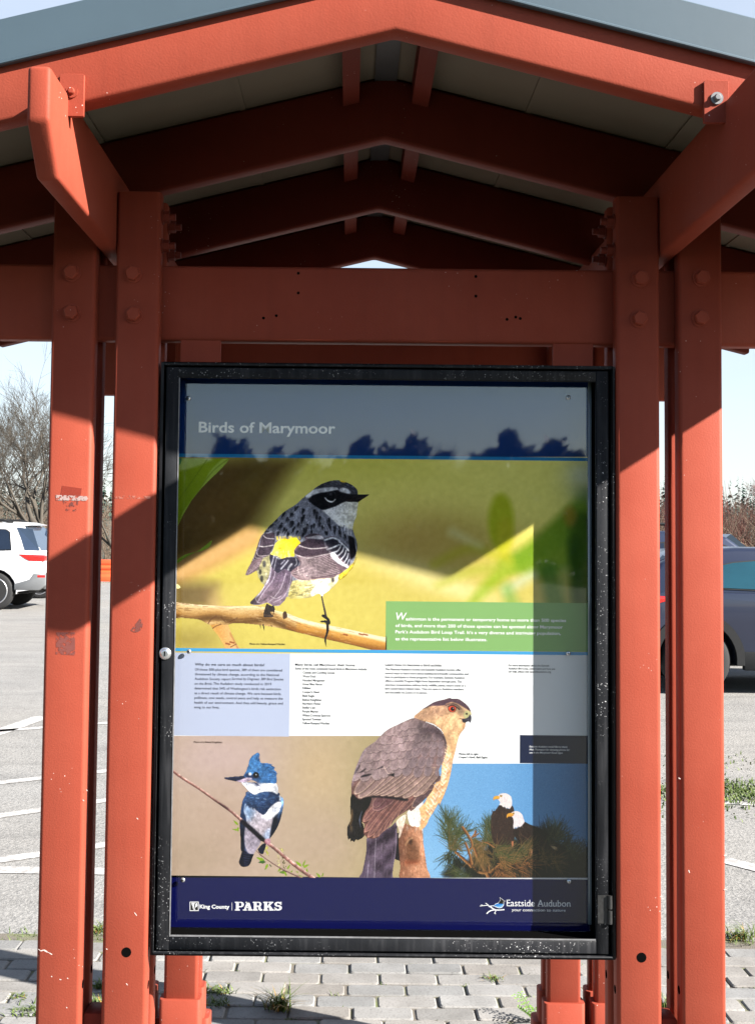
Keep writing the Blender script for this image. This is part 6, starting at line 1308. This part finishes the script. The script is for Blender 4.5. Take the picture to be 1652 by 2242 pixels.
for k, lb in enumerate(('orange plastic road barrier seen between the left posts', 'orange plastic road barrier hidden left of the one between the posts', 'orange plastic road barrier hidden right of the one between the posts')):
    barrier(bx[0]+(0, -1.95, 1.95)[k], bx[1]+.3, lb)

# ------------------------------------------------------------------ trees, brush and far hill
M['bark'] = plain('grey_brown_bark', (.042, .034, .026), .9, 0, .35, 12); M['twig'] = plain('grey_brown_twig', (.048, .040, .030), .9, 0, .3, 6)
M['twig_red'] = plain('reddish_twig', (.135, .058, .045), .9, 0, .35, 5); M['twig_pale'] = plain('pale_twig', (.15, .105, .072), .9, 0, .3, 5)
def bare_tree(name, label, x, y, h, r0, lean=(0, 0), seed=1, depth=6, spread=.55, twig='twig', base_z=ZG, first=.25, droop=0., nb=(2, 3), group=None, fine=.004):
    th = thing(name, label, 'tree', (x, y, base_z), 0, group); r = random.Random(seed); tr, cr_ = MB(), MB()
    def grow(p, d, l, rad_, lv):
        n = 3 if lv < 3 else 2; pts = [p]; rs = [rad_]; q = Vector(p); dd = Vector(d)
        for k in range(n):
            dd = (dd+Vector((r.gauss(0, .16), r.gauss(0, .16), r.gauss(.05, .10)-droop*lv*.04))).normalized(); q = q+dd*(l/n); pts.append(q.copy()); rs.append(max(rad_*(1-.38*(k+1)/n), fine*.7))
        (tr if lv < 1 else cr_).tube(pts, rs, 8 if lv < 1 else (5 if lv < 3 else 3), lv < 1)
        if lv >= depth: return
        m_ = r.randint(*nb)+(1 if lv in (1, 2, 4) else 0)
        for k in range(m_):
            f = r.uniform(.45, 1.) if k else 1.; i = min(int(f*n), n-1); g = f*n-i; b = pts[i].lerp(pts[i+1], g); ax = dd.orthogonal().normalized(); ax.rotate(Matrix.Rotation(r.uniform(0, 6.283), 3, dd))
            nd = dd.copy(); nd.rotate(Matrix.Rotation(r.gauss(spread, .18)*(.45 if k == 0 else 1.), 3, ax)); grow(b, nd, l*r.uniform(.62, .86), max(rs[i]*r.uniform(.5, .72), fine), lv+1)
    d0 = Vector((lean[0], lean[1], 1)).normalized(); grow(Vector((x, y, base_z-.1)), d0, h*first, r0, 0)
    tr.build('trunk', M['bark'], th); cr_.build('crown', M[twig], th); return th
# the big bare tree at the left edge
b_ = P(128, 1235, 36)
bare_tree('bare_tree', 'tall leafless tree with a leaning trunk left of the posts', b_[0]+.4, 36, 10.2, .20, (-.42, 0), 12, 7, .52, 'twig', ZG, .25, 0, (3, 3), None, .0040)
b_ = P(245, 1235, 40); bare_tree('bare_tree', 'slender leafless tree seen in the gap between the left posts', b_[0]+.6, 40, 6.2, .10, (-.1, 0), 5, 6, .45, 'twig', ZG, .27, 0, (2, 3), None, .007)
b_ = P(-60, 1235, 44); bare_tree('bare_tree', 'leafless tree at the far left edge behind the white vehicle', b_[0], 44, 7.5, .13, (.1, 0), 8, 7, .5, 'twig', ZG, .26, 0, (2, 3), None, .008)
for k, (px, Y, h_, sd, lb) in enumerate(((1622, 30, 3.6, 3, 'tall reddish bare sapling rising above the brush at the right'), (1588, 33, 3.0, 4, 'reddish bare shrub next to the right front post'), (1668, 29, 3.3, 9, 'reddish bare shrub at the right edge of the view'), (1446, 36, 3.2, 10, 'bare shrub seen in the gap between the right posts'))):
    b_ = P(px, 1250, Y); bare_tree('bare_shrub', lb, b_[0], Y, h_, .04, (.05, 0), sd, 6, .38, 'twig_red', ZG, .30, 0, (2, 3), 'bare shrubs behind the parked cars at the right', .0045)
def brush(name, label, x0, x1, y0, y1, h0, h1, n, mats, seed):
    r = random.Random(seed); m = MB()
    for _ in range(n):
        x, y = r.uniform(x0, x1), r.uniform(y0, y1); h = r.uniform(h0, h1); q = Vector((x, y, ZG-.05)); d = Vector((r.gauss(0, .28), r.gauss(0, .28), 1)).normalized(); pts = [q.copy()]
        for k in range(3): d = (d+Vector((r.gauss(0, .16), r.gauss(0, .16), 0))).normalized(); q = q+d*h/3; pts.append(q.copy())
        m.tube(pts, [.014, .010, .007, .004], 3, False)
        for k in range(4):
            b = pts[r.randint(1, 2)].lerp(pts[3], r.random()); d2 = (d+Vector((r.gauss(0, .5), r.gauss(0, .5), r.uniform(-.1, .3)))).normalized(); m.tube([b, b+d2*h*.18, b+(d2+Vector((0, 0, .25)))*h*.32], [.006, .005, .003], 3, False)
    o = m.build(name, mats); o['kind'] = 'stuff'; o['label'] = label; o['category'] = 'brush'; return o
brush('brush_thicket', 'thicket of tan and reddish bare stems behind the cars at the right', 5.5, 16, 26, 31, .9, 2.2, 1500, M['twig_pale'], 4)
brush('brush_thicket', 'reddish bare stems among the thicket at the right', 5.5, 16, 27, 32, 1.0, 2.5, 1100, M['twig_red'], 6)
brush('brush_thicket', 'pale dry brush along the back of the lot at the left', -26, 3.5, 47, 56, 1.0, 3.0, 2200, M['twig_pale'], 5)
M['ever'] = leaf_mat('dark_conifer', (.012, .028, .026), (.035, .062, .046))
def conifer_mb(m, x, y, z, h, w_, r, n=60):
    for k in range(n):
        f = (k+r.random())/n; a = r.uniform(0, 6.283); l = w_*(1-f)**.8*r.uniform(.6, 1.1)+.02*w_; zz = z+h*(.08+.92*f); ca, sa = math.cos(a), math.sin(a); t_ = l*.38
        m.add([(x-sa*t_*.3, y+ca*t_*.3, zz+l*.10), (x+ca*l, y+sa*l, zz-l*.35), (x+sa*t_*.3, y-ca*t_*.3, zz+l*.10), (x+ca*l*.5-sa*t_, y+sa*l*.5+ca*t_, zz-l*.22), (x+ca*l*.5+sa*t_, y+sa*l*.5-ca*t_, zz-l*.22)], [(0, 3, 1, 4, 2)])
def wood(name, label, x0, x1, y0, y1, zf, h0, h1, n, seed, kn=46):
    r = random.Random(seed); m = MB()
    for _ in range(n):
        x, y = r.uniform(x0, x1), r.uniform(y0, y1); h = r.uniform(h0, h1); conifer_mb(m, x, y, zf(x, y), h, h*r.uniform(.17, .26), r, kn)
    o = m.build(name, M['ever']); o['kind'] = 'stuff'; o['label'] = label; o['category'] = 'wood'; return o
def hillz(x, y): return max(0., (y-260)*.055)*(1.0+.25*math.sin(x*.013+1)+.12*math.sin(x*.041))
nx, ny = 60, 8; vs, fs = [], []
for j in range(ny+1):
    for i in range(nx+1): x = -500+1000*i/nx; y = 258+240*j/ny; vs.append((x, y, hillz(x, y)-.3))
fs = [(j*(nx+1)+i, j*(nx+1)+i+1, (j+1)*(nx+1)+i+1, (j+1)*(nx+1)+i) for j in range(ny) for i in range(nx)]
o = mk('hills', vs, fs, plain('hill_scrub', (.045, .06, .05), .95, 0, .3, .05)); o['kind'] = 'structure'
wood('far_wood', 'dark blue green conifer wood on the far ridge', -330, 300, 300, 470, hillz, 6, 15, 900, 2, 26)
wood('mid_wood', 'dark evergreens standing at the foot of the far ridge', -60, -6, 170, 200, lambda x, y: -.05, 3, 8, 60, 3, 60)
# evergreen and trees that stand behind the viewer: they show only mirrored in the sign's cover
r_ = random.Random(9)
for k, (vx, top, sd) in enumerate(((520, 985, 1), (575, 972, 2), (640, 962, 3), (700, 962, 4), (760, 985, 6), (850, 968, 7), (900, 965, 8), (960, 962, 11), (1010, 975, 13))):
    D_ = 42.; X_ = (vx-PX0)/FPX*(D_+2.7+2.7)+CAM[0]; h_ = CAM[2]+(1166-top)/FPX*(D_+2.7)*1.0
    bare_tree('mirrored_tree', 'leafless tree behind the viewer, its dark outline mirrored in the blue header', X_, -D_, h_*.93, .09, (r_.uniform(-.1, .1), 0), sd+30, 7, .5, 'bark', -.05, .30, 0, (2, 3), 'leafless trees mirrored in the header', .008)
def leafy(name, label, x, y, h, w_, n, seed):
    r = random.Random(seed); th = thing(name, label, 'tree', (x, y, -.05)); m = MB(); blobs = [(r.uniform(-1, 1)*w_*(1.15-.8*k/9), h*(.35+.6*k/9)-.2, w_*r.uniform(.28, .5)) for k in range(10)]
    for _ in range(n):
        u = r.random(); a = r.uniform(0, 6.283); f = .25+.75*u; cl = blobs[r.randrange(len(blobs))]; q_ = Vector((r.gauss(0, 1), r.gauss(0, 1), r.gauss(0, 1))).normalized()*r.random()**.4; p = Vector((x+cl[0]+q_.x*cl[2], y+q_.y*cl[2], cl[1]+q_.z*cl[2]*.8)); s = r.uniform(.06, .16)
        d = Vector((r.gauss(0, 1), r.gauss(0, 1), r.gauss(0, 1))).normalized(); e = d.orthogonal().normalized()*s; g = d.cross(e)
        m.add([p-e, p+g*.5, p+e, p-g*.5], [(0, 1, 2, 3)])
    m.build('crown', M['ever'], th); MB().tube([(x, y, -.1), (x, y, h*.5)], [.16, .08], 8).build('trunk', M['bark'], th)
D_ = 38.; leafy('mirrored_evergreen', 'dense evergreen behind the viewer, mirrored dark in the right of the blue header', (1078-PX0)/FPX*(D_+5.4)+CAM[0], -D_, CAM[2]+(1166-940)/FPX*(D_+5.4), 1.15, 5200, 4)

def thicket(name, label, x0, x1, y0, y1, hf, n, seed):
    r = random.Random(seed); m = MB()
    for _ in range(n):
        x, y = r.uniform(x0, x1), r.uniform(y0, y1); z = hf(x)*r.random()**.8; s = r.uniform(.12, .34); d = Vector((r.gauss(0, 1), r.gauss(0, 1), r.gauss(0, 1))).normalized(); e = d.orthogonal().normalized()*s; g = d.cross(e)
        s = s*(1.25-.95*(z/max(hf(x), .1))**2); p = Vector((x, y, z-.05)); m.add([p-e, p+g*.5, p+e, p-g*.5], [(0, 1, 2, 3)])
    o = m.build(name, M['ever']); o['kind'] = 'stuff'; o['label'] = label; o['category'] = 'hedge'; return o
thicket('mirrored_hedge', 'dark hedge far behind the viewer, mirrored across the foot of the blue header', -17, 17, -41, -39.5, lambda x: 4.55+.35*math.sin(x*1.1)+.22*math.sin(x*6.3)+.16*math.sin(x*11.7+2)+.25*math.sin(x*2.7+1)-.02*abs(x-2)**1.35, 34000, 8)
